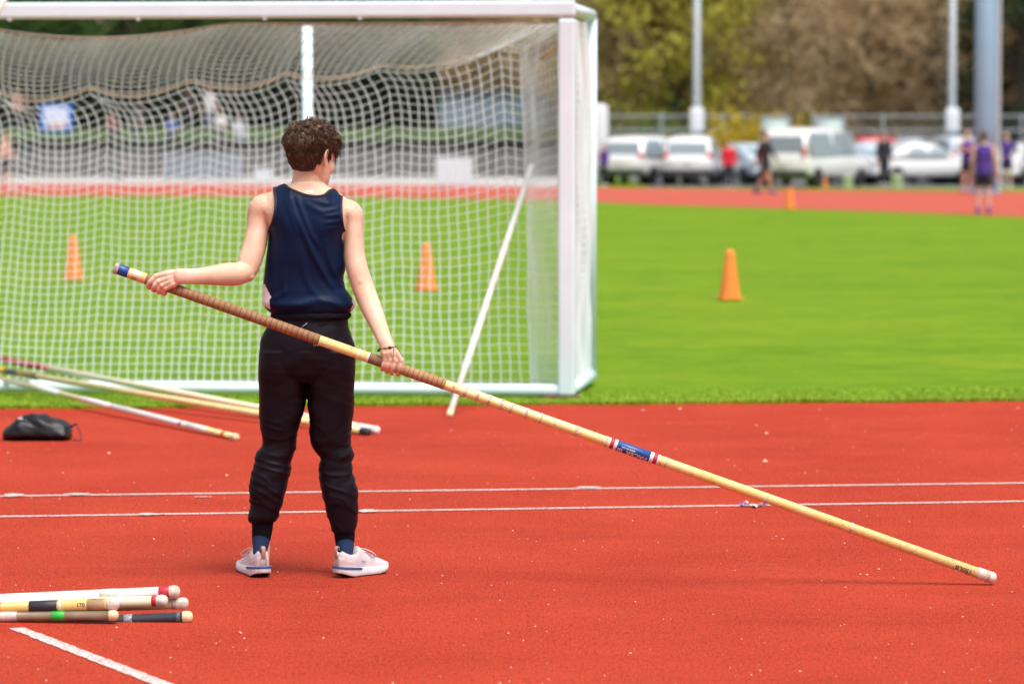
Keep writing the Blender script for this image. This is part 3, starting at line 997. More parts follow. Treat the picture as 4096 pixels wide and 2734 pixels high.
def ering(y, xl, xr, Yc, db, df, e=2.3, n=40):
    c = PX((xl + xr) / 2, y, Yc)
    hw = (PX(xr, y, Yc)[0] - PX(xl, y, Yc)[0]) / 2
    out = []
    for a in np.linspace(0, 2 * math.pi, n, endpoint=False):
        ca, sa = math.cos(a), math.sin(a)
        out.append(np.array([c[0] + hw * math.copysign(abs(ca) ** (2 / e), ca), c[1] + (df if sa > 0 else db) * math.copysign(abs(sa) ** (2 / e), sa), c[2]]))
    return out
def rings_from(tab, e=2.3, n=40, sub=3):
    """tab rows: y, xl, xr, Yc, db, df; smoothly resampled"""
    rows = smooth_poly([np.array(r, float) for r in tab], (len(tab) - 1) * sub + 1)
    return [ering(*r, e=e, n=n) for r in rows]

torso = loft(rings_from([
    (730, 1172, 1292, YB + .0, .056, .055), (745, 1140, 1312, YB + .0, .060, .055), (760, 1100, 1338, YB, .066, .06), (778, 1062, 1366, YB, .076, .07), (802, 1044, 1392, YB, .088, .08), (850, 1040, 1412, YB, .104, .095),
    (920, 1078, 1392, YB, .108, .105), (1000, 1082, 1366, YB, .104, .105), (1100, 1082, 1364, YB, .092, .10), (1200, 1092, 1372, YB, .092, .09), (1260, 1102, 1372, YB, .09, .09),
    (1400, 1058, 1405, YB, .112, .10), (1500, 1060, 1400, YB, .10, .09)]))
neck = tube([PX(1225, 800, YB + .01), PX(1226, 760, YB + .005), PX(1229, 720, YB + .008), PX(1233, 680, YB + .012), PX(1236, 620, YB + .015)], [(.075, .062), (.066, .058), (.0575, .056), (.056, .056), (.056, .056)], seg=24)
traps = tube([PX(1205, 768, YB - .004), PX(1120, 796, YB - .002), PX(1065, 818, YB)], [.040, .040, .040]), tube([PX(1262, 772, YB - .004), PX(1325, 806, YB - .002), PX(1388, 842, YB)], [.038, .038, .038])

def arm(pts):
    rows = smooth_poly([np.array(q, float) for q in pts], len(pts) * 4)
    return tube([PX(q[0], q[1], q[2]) for q in rows], [(q[3], q[4]) for q in rows], seg=22)
YW = YP - .03
armL = arm([(1085, 832, YB, .058, .066), (1050, 838, YB, .056, .064), (1036, 880, YB - .005, .047, .056), (1030, 930, YB - .02, .0445, .052), (1016, 990, YB - .05, .0455, .050), (1000, 1040, YB - .07, .046, .047),
            (984, 1080, YB - .085, .042, .044), (945, 1096, YB - .12, .044, .042), (900, 1097, YB - .155, .0435, .040), (850, 1101, YB - .195, .0375, .034), (800, 1104, YB - .23, .0315, .028), (750, 1105, YW + .02, .0300, .023), (712, 1105, YW, .0305, .021)])
armR = arm([(1372, 852, YB, .056, .064), (1400, 858, YB, .052, .062), (1410, 900, YB - .005, .040, .055), (1414, 960, YB - .02, .0378, .050), (1419, 1030, YB - .04, .0415, .048), (1432, 1087, YB - .06, .042, .044),
            (1449, 1140, YB - .075, .0425, .042), (1470, 1195, YB - .10, .0415, .040), (1490, 1243, YB - .13, .0385, .036), (1514, 1300, YB - .17, .0335, .030), (1535, 1350, YW + .03, .0285, .024), (1550, 1388, YW + .005, .0272, .021)])
elbows = [ellipsoid(PX(990, 1104, YB - .098), (.028, .028, .022)), ellipsoid(PX(1446, 1132, YB - .088), (.024, .030, .030))]
def finger(pts, r0=.0098, r1=.0074):
    q = smooth_poly([PX(x, y, YP - n) for x, y, n in pts], 12)
    return tube(q, list(np.linspace(r0, r1, 12)), seg=12)
def knuckle(p, r=.0105): return ellipsoid(PX(p[0], p[1], YP - p[2] - .002), (r, r, r), 12, 8)
LF = [[(623, 1104, .034), (603, 1124, .037), (592, 1142, .022), (597, 1151, -.004), (604, 1144, -.026)],
      [(634, 1125, .038), (617, 1144, .036), (611, 1158, .016), (620, 1162, -.008), (627, 1152, -.027)],
      [(647, 1141, .038), (635, 1157, .032), (633, 1168, .013), (642, 1170, -.010), (648, 1160, -.027)],
      [(662, 1152, .034), (653, 1166, .027), (654, 1175, .010), (661, 1173, -.010), (665, 1164, -.024)]]
RF = [[(1541, 1438, .032), (1533, 1459, .035), (1528, 1474, .019), (1532, 1478, -.006), (1536, 1468, -.025)],
      [(1560, 1440, .036), (1551, 1464, .038), (1546, 1481, .019), (1550, 1486, -.008), (1554, 1475, -.028)],
      [(1583, 1443, .037), (1573, 1470, .038), (1566, 1489, .019), (1569, 1494, -.008), (1572, 1484, -.028)],
      [(1605, 1441, .034), (1599, 1470, .036), (1592, 1492, .019), (1592, 1497, -.008), (1592, 1487, -.028)]]
hand = []
for Fg, wr in ((LF, [(712, 1088), (712, 1099), (713, 1110), (714, 1120)]), (RF, [(1535, 1390), (1544, 1388), (1555, 1387), (1566, 1388)])):
    for k, (f, wp) in enumerate(zip(Fg, wr)):
        hand.append(finger(f, .0100 if k not in ((3,) if Fg is LF else (0,)) else .0088))
        hand.append(knuckle(f[0], .0108))
        m = f[0]
        a = PX(wp[0], wp[1], YW + .004)
        b = PX(m[0], m[1], YP - m[2])
        hand.append(tube([a, (a + b) / 2 + np.array([0, -.006, 0]), b], [.0125, .0125, .0110], seg=12))
    # palm filling behind the bones
    a = PX(*np.mean(wr, axis=0), YW + .012)
    b = np.mean([PX(f[0][0], f[0][1], YP - f[0][2] + .010) for f in Fg], axis=0)
    hand.append(tube([a, a * .5 + b * .5, b], [(.024, .014), (.030, .015), (.030, .011)], seg=16, hint=(0, -1, 0)))
# thumbs close over the far side of the pole; heel of the left palm
hand.append(tube(smooth_poly([PX(700, 1090, YW + .012), PX(668, 1090, YP + .004), PX(645, 1100, YP + .022), PX(625, 1112, YP + .032), PX(606, 1122, YP + .033)], 10), list(np.linspace(.013, .0088, 10)), seg=12))
hand.append(tube(smooth_poly([PX(1570, 1395, YW + .014), PX(1592, 1418, YP + .006), PX(1600, 1440, YP + .024), PX(1590, 1456, YP + .034), PX(1572, 1462, YP + .034)], 10), list(np.linspace(.013, .0088, 10)), seg=12))
hand.append(tube([PX(712, 1122, YW + .006), PX(690, 1138, YW + .0), PX(668, 1150, YP - .026)], [.013, .0145, .011], seg=12))
hand.append(tube([PX(1537, 1392, YW + .006), PX(1534, 1415, YW + .002), PX(1538, 1436, YP - .026)], [.011, .0125, .010], seg=12))

# head: turned to his right, eyes a little down
HC = PX(1244, 634, YB + .01)
HM = Matrix.Translation(Vector(HC)) @ Matrix.Rotation(R(-34), 4, 'Z') @ Matrix.Rotation(R(-7), 4, 'X')
def hring(z, w, yf, yb, e=2.3, n=32):
    c, h = (yf + yb) / 2, (yf - yb) / 2
    return [(w * math.copysign(abs(math.cos(a)) ** (2 / e), math.cos(a)), c + h * math.copysign(abs(math.sin(a)) ** (2 / e), math.sin(a)), z) for a in np.linspace(0, 2 * math.pi, n, endpoint=False)]
head_parts = [
    ellipsoid((0, -.012, .028), (.0755, .094, .090), 32, 20),
    loft([hring(z, w_, f, b_) for z, w_, f, b_ in ((-.116, .014, .072, .050), (-.110, .024, .081, .036), (-.098, .040, .086, .015), (-.078, .053, .087, -.015), (-.05, .0625, .086, -.05), (-.02, .069, .085, -.075), (.01, .0715, .084, -.09), (.04, .0705, .087, -.09), (.07, .066, .080, -.085))]),
    tube([(0, .080, .018), (0, .092, .0), (0, .099, -.022), (0, .102, -.032)], [.0080, .0085, .010, .0105], seg=12),
    ellipsoid((.011, .092, -.036), (.009, .011, .008)), ellipsoid((-.011, .092, -.036), (.009, .011, .008)),
    ellipsoid((0, .086, -.063), (.024, .010, .0055)), ellipsoid((0, .085, -.073), (.021, .010, .0065)),
    ellipsoid((0, .079, -.103), (.018, .014, .014)),
    tube([(-.048, .068, .030), (-.025, .084, .034), (0, .085, .030), (.025, .084, .034), (.048, .068, .030)], [.008, .009, .007, .009, .008], seg=10),
    ellipsoid((.040, .058, -.024), (.027, .024, .034)), ellipsoid((-.040, .058, -.024), (.027, .024, .034)), ellipsoid((.047, .054, .018), (.021, .026, .030)), ellipsoid((-.047, .054, .018), (.021, .026, .030)),
]
for s in (1, -1):
    helix = smooth_poly([(s * .071, -.004, .004), (s * .078, .000, .022), (s * .085, -.012, .031), (s * .089, -.024, .024), (s * .088, -.027, .006), (s * .083, -.020, -.014), (s * .077, -.010, -.026), (s * .072, -.004, -.022)], 24)
    head_parts.append(tube(helix, [.0045] * 12 + [.0048] * 8 + [.0062] * 4, seg=10))
    head_parts.append(tube([(s * .070, -.008, .012), (s * .080, -.018, .010), (s * .077, -.014, -.012)], [(.012, .0035), (.013, .0035), (.010, .0035)], seg=12, hint=(s, 0.3, 0)))
head_w = [xform(q, HM) for q in head_parts]
legs = []
for tab in (((1140, 1470, YB, .075), (1120, 1650, YB, .065), (1098, 1830, YB, .048), (1075, 1960, YB - .01, .045), (1046, 2150, YB - .005, .034), (1042, 2235, YB - .02, .034), (1038, 2280, YB, .030)),
            ((1320, 1470, YB, .075), (1330, 1650, YB, .065), (1345, 1830, YB, .048), (1362, 1960, YB - .01, .045), (1382, 2150, YB - .01, .033), (1388, 2240, YB - .02, .033), (1398, 2280, YB, .028))):
    legs.append(tube([PX(x, y, Y) for x, y, Y, r in tab], [q[3] for q in tab], seg=18))
body_me = union('body', [torso, neck, *traps, armL, armR, *elbows, *hand, *head_w, *legs], .0026, smooth=3, factor=.5)
mob('body', body_me, M_SKIN, ath, AO)
M_EYE = mat('eye_white', (.75, .72, .70), .2)
M_IRIS = mat('iris_brown', (.05, .025, .012), .2)
for s in (1, -1):
    e = mob('eye', xform(ellipsoid((s * .031, .0765, .004), (.0125, .0115, .0105), 14, 10), HM), M_EYE, ath, AO)
    mob('iris', xform(ellipsoid((s * .032, .0865, .004), (.0058, .003, .0058), 12, 8), HM), M_IRIS, e)
    mob('eyelashes', xform(tube([(s * .018, .0855, .010), (s * .032, .0905, .0125), (s * .045, .080, .009)], .0016, seg=6), HM), mat('lash_brown', (.02, .012, .01), .7), e)

# ---- hair
M_HAIR = mat('brown_hair', (0.028, 0.015, 0.010), 0.5, col2=(0.070, 0.039, 0.024), vscale=22, spec=.5)
M_HAIR2 = mat('light_brown_hair', (0.078, 0.043, 0.025), 0.40, col2=(0.21, 0.125, 0.072), vscale=30, spec=.5)
def hairline(az):
    """lower limit (local z) of hair by angle from the face, 0 front to pi back"""
    return interp(az, [(0, .070), (.5, .066), (.95, .045), (1.15, .012), (1.36, -.012), (1.48, .010), (1.62, .034), (1.86, .030), (2.02, -.018), (2.2, -.040), (2.5, -.060), (3.15, -.066)])
SC0 = np.array([0, -.012, .028]); SR = np.array([.0755, .094, .090])
def hair_thick(d):
    top = np.clip((d[2] + .05) / .75, 0, 1)
    fr = np.clip(d[1], 0, 1)
    return .004 + .021 * top ** 1.6 + .012 * fr * top
def scalp(d): return SC0 + SR * d
def hair_surface(d):
    p = scalp(d)
    az = abs(math.atan2(p[0], p[1]))
    th = hair_thick(d)
    edge = (p[2] - hairline(az)) / .016
    k = np.clip(edge, -1, 1)
    lump = noise.noise(Vector(d * 4.5)) * .009 + noise.noise(Vector(d * 10)) * .006
    q = th + lump * (th / .02)
    nrm = d / SR; nrm /= np.linalg.norm(nrm)
    return p + nrm * (q * max(k, 0) ** .6 if k > 0 else -.012), nrm, k
cap_r = []
for i in range(1, 46):
    a = math.pi * i / 46
    cap_r.append([hair_surface(np.array([math.sin(a) * math.cos(b), math.sin(a) * math.sin(b), -math.cos(a)]))[0] for b in np.linspace(0, 2 * math.pi, 72, endpoint=False)])
hair = mob('hair', xform(loft(cap_r), HM), M_HAIR, ath, AO)
def strands():
    rs = np.random.default_rng(3)
    out = {0: ([], []), 1: ([], [])}
    crown = np.array([0.02, -.62, .78])
    def add(slot, pts, r0, r1):
        V, Fs = out[slot]
        n0 = len(V)
        m = len(pts)
        for i, p in enumerate(pts):
            r = r0 + (r1 - r0) * i / (m - 1)
            t = pts[min(i + 1, m - 1)] - pts[max(i - 1, 0)]
            t = t / (np.linalg.norm(t) + 1e-9)
            u = np.cross(t, np.array([.31, .52, .79])); u /= np.linalg.norm(u) + 1e-9
            w_ = np.cross(t, u)
            for k in range(3):
                a = 2.094 * k
                V.append(p + r * (math.cos(a) * u + math.sin(a) * w_))
        for i in range(m - 1):
            for k in range(3):
                a, b = n0 + i * 3 + k, n0 + i * 3 + (k + 1) % 3
                Fs.append((a, b, b + 3, a + 3))
    nclump = 0
    while nclump < 620:
        d = rs.normal(size=3); d /= np.linalg.norm(d)
        if d[2] < -.75: continue
        p, nrm, k = hair_surface(d)
        if k <= .12: continue
        nclump += 1
        top = float(np.clip((d[2] - .05) / .5, 0, 1))
        flow = d - crown; flow -= nrm * np.dot(flow, nrm); flow /= np.linalg.norm(flow) + 1e-6
        down = np.array([0, 0, -1.0]); down -= nrm * np.dot(down, nrm); down /= np.linalg.norm(down) + 1e-6
        fdir = flow * .8 + down * (1 - top) * 1.0 + rs.normal(size=3) * (.25 + .5 * top) + np.array([0.1, 1.0, 0.0]) * (1.1 if (d[1] > .25 and top > .2) else 0)
        fdir -= nrm * np.dot(fdir, nrm); fdir /= np.linalg.norm(fdir) + 1e-6
        side = np.cross(nrm, fdir)
        L = .018 + .030 * top + (.026 if (d[1] > .25 and top > .2) else 0)
        amp = .0008 + .0095 * top
        ph, fr = rs.random() * 6.28, 1.0 + rs.random() * .9
        cl_lift = .012 * rs.random() ** 2 + (.010 if rs.random() < .14 else 0)
        amp *= .7 + .7 * rs.random()
        for s_ in range(13 if top > .3 else 9):
            jit = (rs.normal(size=3)) * (.0030 + .0012 * top)
            m = 9
            ll = L * (.75 + .4 * rs.random())
            q = scalp(d) + nrm * (hair_thick(d) * .35) + jit
            pts = []
            lift = hair_thick(d) * (.35 + .35 * rs.random()) + cl_lift * top
            for i in range(m):
                t = i / (m - 1)
                cur = q + fdir * ll * t + nrm * (lift * math.sin(min(1, t * 1.5) * 1.57) - (ll * .5) * t * t * (.55 + .35 * top) * (.55 if d[1] > .25 else 1))
                cur = cur + side * amp * math.sin(ph + t * 6.28 * fr + jit[0] * 90) * t + nrm * amp * .7 * math.cos(ph + t * 6.28 * fr) * t
                # keep outside the skull
                e = (cur - SC0) / SR
                ne = np.linalg.norm(e)
                lim = 1.045 + .035 * top
                if ne < lim: cur = SC0 + SR * e * (lim / ne)
                pts.append(cur)
            slot = 1 if rs.random() < .10 + .62 * top else 0
            add(slot, pts, .0012 + .0007 * top, .0006)
    return out
for slot, (V, Fs) in strands().items():
    V = np.array(V)
    Mx = np.array(HM)
    V = V @ Mx[:3, :3].T + Mx[:3, 3]
    mob('curls' if slot else 'short_strands', fast_mesh('strands', V, Fs, smooth=True), M_HAIR2 if slot else M_HAIR, hair)

# ---- tank top: back and front panels as smooth sheets over the torso
XL = [(735, 1020), (780, 1010), (850, 1020), (930, 1078), (1006, 1068), (1060, 1061), (1113, 1055), (1150, 1053), (1190, 1051), (1213, 1051), (1232, 1062), (1255, 1088)]
XR = [(735, 1440), (780, 1440), (850, 1440), (933, 1381), (1006, 1375), (1067, 1382), (1109, 1374), (1140, 1379), (1155, 1383), (1190, 1408), (1217, 1421), (1236, 1413), (1255, 1392)]
YT = [(1000, 800), (1040, 772), (1096, 748), (1137, 732), (1165, 700), (1305, 705), (1333, 752), (1370, 780), (1420, 810), (1450, 835)]
DBK = [(730, .085), (760, .100), (820, .122), (900, .135), (1000, .131), (1100, .118), (1170, .120), (1205, .127), (1232, .120), (1256, .104)]
DFR = [(730, .08), (820, .105), (950, .122), (1100, .118), (1200, .122), (1256, .104)]
FOLDS = [([(1168, 792), (1190, 850), (1215, 905), (1240, 965), (1265, 1020), (1310, 1105), (1355, 1165), (1412, 1212)], .012, 13),
         ([(1150, 800), (1180, 870), (1200, 930)], .006, 12),
         ([(1196, 790), (1222, 860), (1250, 930), (1285, 985)], .009, 12),
         ([(1310, 965), (1322, 1030), (1345, 1090), (1380, 1150)], .008, 12),
         ([(1352, 950), (1366, 1010), (1378, 1070)], .006, 10),
         ([(1318, 836), (1345, 834), (1369, 826)], .0045, 7), ([(1300, 862), (1340, 860), (1371, 852)], .0045, 7), ([(1310, 888), (1345, 886), (1374, 882)], .0045, 7), ([(1322, 910), (1350, 908), (1377, 908)], .004, 7),
         ([(1230, 812), (1290, 842), (1340, 850)], .005, 14), ([(1260, 800), (1310, 812), (1355, 806)], .004, 10),
         ([(1144, 1165), (1143, 1120), (1148, 1070)], .006, 10), ([(1088, 1192), (1120, 1180), (1146, 1160)], .008, 12),
         ([(1080, 1212), (1150, 1218), (1220, 1214), (1250, 1200)], .010, 16), ([(1100, 1100), (1096, 1150), (1090, 1180)], .006, 12),
         ([(1260, 1190), (1330, 1200), (1400, 1228)], .007, 14), ([(1212, 1000), (1222, 1080), (1250, 1150), (1300, 1195)], .005, 14)]
def seg_dist(px, py, poly):
    best = np.full(px.shape, 1e9); tt = np.zeros(px.shape)
    n = len(poly) - 1
    for i in range(n):
        (x0, y0), (x1, y1) = poly[i], poly[i + 1]
        dx, dy = x1 - x0, y1 - y0
        t = np.clip(((px - x0) * dx + (py - y0) * dy) / (dx * dx + dy * dy), 0, 1)
        d = np.hypot(px - x0 - t * dx, py - y0 - t * dy)
        u = d < best
        best = np.where(u, d, best); tt = np.where(u, (i + t) / n, tt)
    return best, tt
def shirt_panel(back):
    ns, ntt = 110, 130
    if back:
        topc = smooth_poly([(1096, 751), (1137, 738), (1160, 750), (1190, 763), (1230, 777), (1271, 782), (1303, 777), (1333, 757), (1370, 784)], ns)
    else:
        topc = smooth_poly([(1096, 751), (1137, 738), (1150, 790), (1185, 850), (1230, 872), (1275, 868), (1315, 820), (1333, 757), (1370, 784)], ns)
    left = [(1096, 751), (1106, 785), (1109, 815), (1105, 850), (1096, 884), (1078, 928)] + [(x, y) for y, x in XL if y > 932]
    right = [(1370, 784), (1371, 830), (1374, 872), (1378, 905), (1381, 933)] + [(x, y) for y, x in XR if y > 935]
    def resample(pl, n):
        P = np.array(smooth_poly(pl, 200))
        s = np.r_[0, np.cumsum(np.linalg.norm(np.diff(P, axis=0), axis=1))]
        q = np.linspace(0, s[-1], n)
        return np.stack([np.interp(q, s, P[:, 0]), np.interp(q, s, P[:, 1])], 1)
    Lc, Rc = resample(left, ntt), resample(right, ntt)
    Tc = resample([tuple(p) for p in topc], ns)
    Bc = resample([(1088, 1255), (1160, 1257), (1240, 1258), (1320, 1257), (1392, 1255)], ns)
    s = np.linspace(0, 1, ns)[:, None, None]; t = np.linspace(0, 1, ntt)[None, :, None]
    G = (1 - s) * Lc[None] + s * Rc[None] + (1 - t) * Tc[:, None] + t * Bc[:, None] - ((1 - s) * (1 - t) * Tc[0] + s * (1 - t) * Tc[-1] + (1 - s) * t * Bc[0] + s * t * Bc[-1])
    x, y = G[..., 0], G[..., 1]
    xl, xr = sinterp(y, XL), sinterp(y, XR)
    u = np.clip(np.abs((x - (xl + xr) / 2) / ((xr - xl) / 2)), 0, 1)
    D = (1 - u ** 2.3) ** (1 / 2.3)
    yt = interp(x, YT)
    q = np.clip((y - yt) / 95, 0, 1)
    D = D * np.sqrt(np.clip(1 - (1 - q) ** 2, 0, 1)) * sinterp(y, DBK if back else DFR)
    if back:
        for poly, amp, wd in FOLDS:
            d, tt = seg_dist(x, y, poly)
            fade = np.sin(np.pi * np.clip(tt * .86 + .07, 0, 1)) ** .7
            D = D + amp * fade * (np.exp(-(d / wd) ** 2) - .45 * np.exp(-(d / (wd * 2.2)) ** 2)) * np.clip((1 - u) / .12, 0, 1)
        # shoulder blades and hollow of the spine
        D = D + .007 * np.exp(-((x - 1165) / 45) ** 2 - ((y - 900) / 60) ** 2) + .007 * np.exp(-((x - 1315) / 45) ** 2 - ((y - 905) / 60) ** 2)
    V = np.zeros((ns, ntt, 3))
    for i in range(ns):
        for j in range(ntt):
            V[i, j] = PX(x[i, j], y[i, j], YB)
            V[i, j, 1] = YB + (-D[i, j] if back else D[i, j])
    return V, x, y
def pip(x, y, poly):
    c = False
    for i in range(len(poly)):
        (x0, y0), (x1, y1) = poly[i], poly[i - 1]
        if (y0 > y) != (y1 > y) and x < (x1 - x0) * (y - y0) / (y1 - y0) + x0:
            c = not c
    return c
Vb, xb, yb_ = shirt_panel(True)
Vf, _, _ = shirt_panel(False)
ns, ntt = Vb.shape[:2]
WL = [(1040, 1128), (1062, 1133), (1080, 1165), (1090, 1183), (1082, 1192), (1083, 1232), (1060, 1222), (1040, 1210)]
WR = [(1404, 1178), (1408, 1200), (1412, 1215), (1404, 1234), (1440, 1234), (1440, 1180)]
body_f, panels = [], {'L': [], 'R': []}
for i in range(ns - 1):
    for j in range(ntt - 1):
        q = (i * ntt + j, i * ntt + j + 1, (i + 1) * ntt + j + 1, (i + 1) * ntt + j)
        cx, cy = xb[i, j], yb_[i, j]
        if pip(cx, cy, WL): panels['L'].append(q)
        elif pip(cx, cy, WR): panels['R'].append(q)
        else: body_f.append(q)
nb = ns * ntt
front_f = [(nb + i * ntt + j, nb + (i + 1) * ntt + j, nb + (i + 1) * ntt + j + 1, nb + i * ntt + j + 1) for i in range(ns - 1) for j in range(ntt - 1)]
top_me = fast_mesh('tank_top', np.concatenate([Vb.reshape(-1, 3), Vf.reshape(-1, 3)]), body_f + front_f, smooth=True)
shirt = mob('tank_top', top_me, M_NAVY, ath, AO)
for k in 'LR':
    me = fast_mesh('side_panel', Vb.reshape(-1, 3), panels[k], smooth=True)
    bm = bmesh.new(); bm.from_mesh(me)
    bmesh.ops.delete(bm, geom=[v for v in bm.verts if not v.link_faces], context='VERTS')
    bm.to_mesh(me); bm.free()
    mob('side_panel', me, mat('white_polyester', (.80, .80, .88), .5), shirt)
ja = int(np.argmin(np.abs(yb_[0] - 930)))
jb = int(np.argmin(np.abs(yb_[-1] - 935)))
def strip(pts, r, name='trim'):
    mob(name, tube(pts, [(r, r * .62)] * len(pts), seg=8), M_TRIM, shirt)
strip([Vb[0, j] + np.array([.002, -.001, 0]) for j in range(0, ja + 3, 2)], .0055)
strip([Vb[-1, j] + np.array([-.002, -.001, 0]) for j in range(0, jb + 3, 2)], .0055)
strip([Vf[0, j] for j in range(0, ja + 3, 2)], .005)
strip([Vf[-1, j] for j in range(0, jb + 3, 2)], .005)
i0, i1 = int(np.argmin(np.abs(xb[:, 0] - 1136))), int(np.argmin(np.abs(xb[:, 0] - 1334)))
strip([Vb[i, 0] + np.array([0, -.001, -.002]) for i in range(i0, i1 + 1, 2)], .0062)
strip([Vf[i, 0] for i in range(i0, i1 + 1, 2)], .006)
# small white care label in the neck
lab = [PX(x, y, YB - .092) + np.array([0, dy, 0]) for x, y, dy in ((1222, 766, 0), (1253, 772, -.003), (1252, 760, .012), (1235, 764, .010))]
mob('care_label', ([tuple(p) for p in lab], [(0, 1, 2, 3)]), mat('white_label', (0.78, 0.77, 0.75), 0.45), shirt)

# ---- joggers
LEGL = [(1400, 1042, 1232, YB, .118, .095), (1480, 1034, 1229, YB, .112, .10), (1535, 1036, 1227, YB, .104, .10), (1602, 1038, 1220, YB, .098, .098), (1669, 1036, 1209, YB, .092, .094), (1736, 1043, 1190, YB, .084, .086), (1771, 1047, 1185, YB, .078, .082), (1792, 1040, 1182, YB, .078, .080), (1808, 1026, 1176, YB, .080, .078), (1826, 1024, 1167, YB, .078, .076), (1847, 1023, 1160, YB, .078, .074), (1879, 1015, 1160, YB, .080, .07), (1920, 1003, 1151, YB - .005, .080, .068), (1959, 997, 1142, YB - .01, .077, .065), (2000, 1001, 1128, YB - .01, .070, .06), (2021, 1005, 1122, YB - .01, .066, .06), (2050, 1002, 1115, YB - .01, .062, .058), (2070, 998, 1112, YB - .01, .060, .056), (2084, 1003, 1103, YB - .01, .050, .05)]
LEGR = [(1400, 1226, 1420, YB, .118, .095), (1480, 1229, 1419, YB, .112, .10), (1535, 1229, 1417, YB, .104, .10), (1602, 1232, 1415, YB, .098, .098), (1646, 1233, 1413, YB, .094, .096), (1700, 1238, 1407, YB, .088, .090), (1760, 1246, 1400, YB, .080, .084), (1785, 1254, 1400, YB, .078, .082), (1802, 1265, 1408, YB, .080, .080), (1820, 1277, 1414, YB, .080, .078), (1842, 1282, 1408, YB, .076, .075), (1870, 1279, 1411, YB, .078, .072), (1896, 1281, 1414, YB, .080, .07), (1950, 1287, 1423, YB - .005, .080, .068), (2008, 1303, 1429, YB - .01, .072, .062), (2035, 1306, 1432, YB - .01, .068, .06), (2071, 1319, 1429, YB - .01, .062, .056), (2100, 1327, 1424, YB - .01, .056, .052), (2122, 1333, 1420, YB - .01, .050, .05)]
PEL = [(1262, 1083, 1390, YB, .106, .10), (1290, 1078, 1391, YB, .108, .10), (1307, 1068, 1392, YB, .112, .10), (1347, 1048, 1406, YB, .120, .102), (1379, 1042, 1419, YB, .126, .104), (1430, 1037, 1420, YB, .126, .104), (1486, 1035, 1419, YB, .115, .102), (1522, 1040, 1414, YB, .090, .09)]
pants_me = union('joggers', [loft(rings_from(LEGL, e=2.5, sub=2)), loft(rings_from(LEGR, e=2.5, sub=2)), loft(rings_from(PEL, e=2.4, sub=2))], .0042, smooth=3)
co = get_co(pants_me)
nr = np.empty(len(pants_me.vertices) * 3, dtype=np.float32)
pants_me.vertices.foreach_get('normal', nr)
nr = nr.reshape(-1, 3)
disp = np.zeros(len(co))
zk = PX(1200, 1830, YB)[2]; za = PX(1200, 2060, YB)[2]; zc = PX(1228, 1520, YB)[2]
xcen = PX(1228, 1500, YB)[0]
for k, p in enumerate(co):
    x, y, z = float(p[0]), float(p[1]), float(p[2])
    leg = 1 if x > xcen else -1
    wk = math.exp(-((z - zk) / .16) ** 2) + .9 * math.exp(-((z - za) / .15) ** 2) + .35
    wx = noise.noise(Vector((x * 5, y * 5, z * 4 + leg))) * .05
    a = noise.noise(Vector((x * 7 + leg * 3, y * 6, (z + wx + .30 * abs(x - xcen) * leg) * 26)))
    b = noise.noise(Vector((x * 13 + leg, y * 11, (z - .25 * x + wx) * 44)))
    ridge = 1.6 * max(0.0, 1 - abs(a) * 2.6) ** 2 - .3
    c = noise.noise(Vector((x * 16, y * 14, z * 9)))
    big_ = noise.noise(Vector((x * 6 + leg * 2, y * 5, (z + .5 * abs(x - xcen)) * 9)))
    disp[k] = wk * (.0017 * ridge + .0016 * b + .0065 * big_) + .003 * c + .0015
    # seat seam and thigh creases
    if z < zc + .12 and z > zc - .2:
        disp[k] += .003 * math.sin((z * 60 + abs(x - xcen) * 40)) * math.exp(-(abs(x - xcen) / .07) ** 2) * .7
set_co(pants_me, co + nr * disp[:, None])
pants = mob('joggers', pants_me, M_PANTS, ath, AO)
wb = [(1243, 1092, 1394, YB, .108, .104), (1250, 1086, 1402, YB, .114, .106), (1258, 1083, 1406, YB, .1165, .108), (1268, 1083, 1402, YB, .1145, .108), (1277, 1084, 1392, YB, .110, .106), (1283, 1082, 1389, YB, .1095, .104), (1300, 1078, 1390, YB, .1125, .105), (1304, 1077, 1390, YB, .110, .103)]
wr_ = [ering(*q, e=2.3, n=90) for q in smooth_poly([np.array(q, float) for q in wb], 24)]
for i, rg in enumerate(wr_):
    for k in range(90):
        rg[k][2] += .003 * noise.noise(Vector((k * .35, i * .25, 2)))
        rg[k][1] += .003 * noise.noise(Vector((k * .45, i * .3, 7)))
mob('waistband', loft(wr_, cap=False), M_RIB, pants)
for tab in ([(2076, 1006, 1101, YB - .01, .048, .046), (2086, 1007, 1095, YB - .01, .045, .044), (2120, 1008, 1090, YB - .01, .0425, .042), (2150, 1008, 1084, YB - .01, .040, .04), (2161, 1009, 1081, YB - .01, .0385, .038)],
            [(2112, 1333, 1421, YB - .01, .046, .044), (2124, 1334, 1420, YB - .01, .0435, .043), (2150, 1338, 1419, YB - .01, .041, .041), (2170, 1342, 1417, YB - .01, .0385, .039), (2180, 1344, 1416, YB - .01, .037, .037)]):
    mob('cuff', loft(rings_from(tab, e=2.2), cap=True), M_RIB, pants)
# tiny reflective print below the waist and a pulled thread
for k, x in enumerate(np.linspace(1255, 1276, 4)):
    mob('reflective_print', xform(rbox((0, 0, 0), (.0028, .001, .0022), .0003), Matrix.Translation(PX(x, 1381, YB - .130))), mat('reflective_silver', (.7, .7, .7), .3, metal=.6), pants)
mob('loose_thread', tube(smooth_poly([PX(1209, 1309, YB - .118), PX(1213, 1302, YB - .122), PX(1221, 1298, YB - .124), PX(1228, 1291, YB - .122)], 10), .0009, seg=5), M_LWHITE, pants)

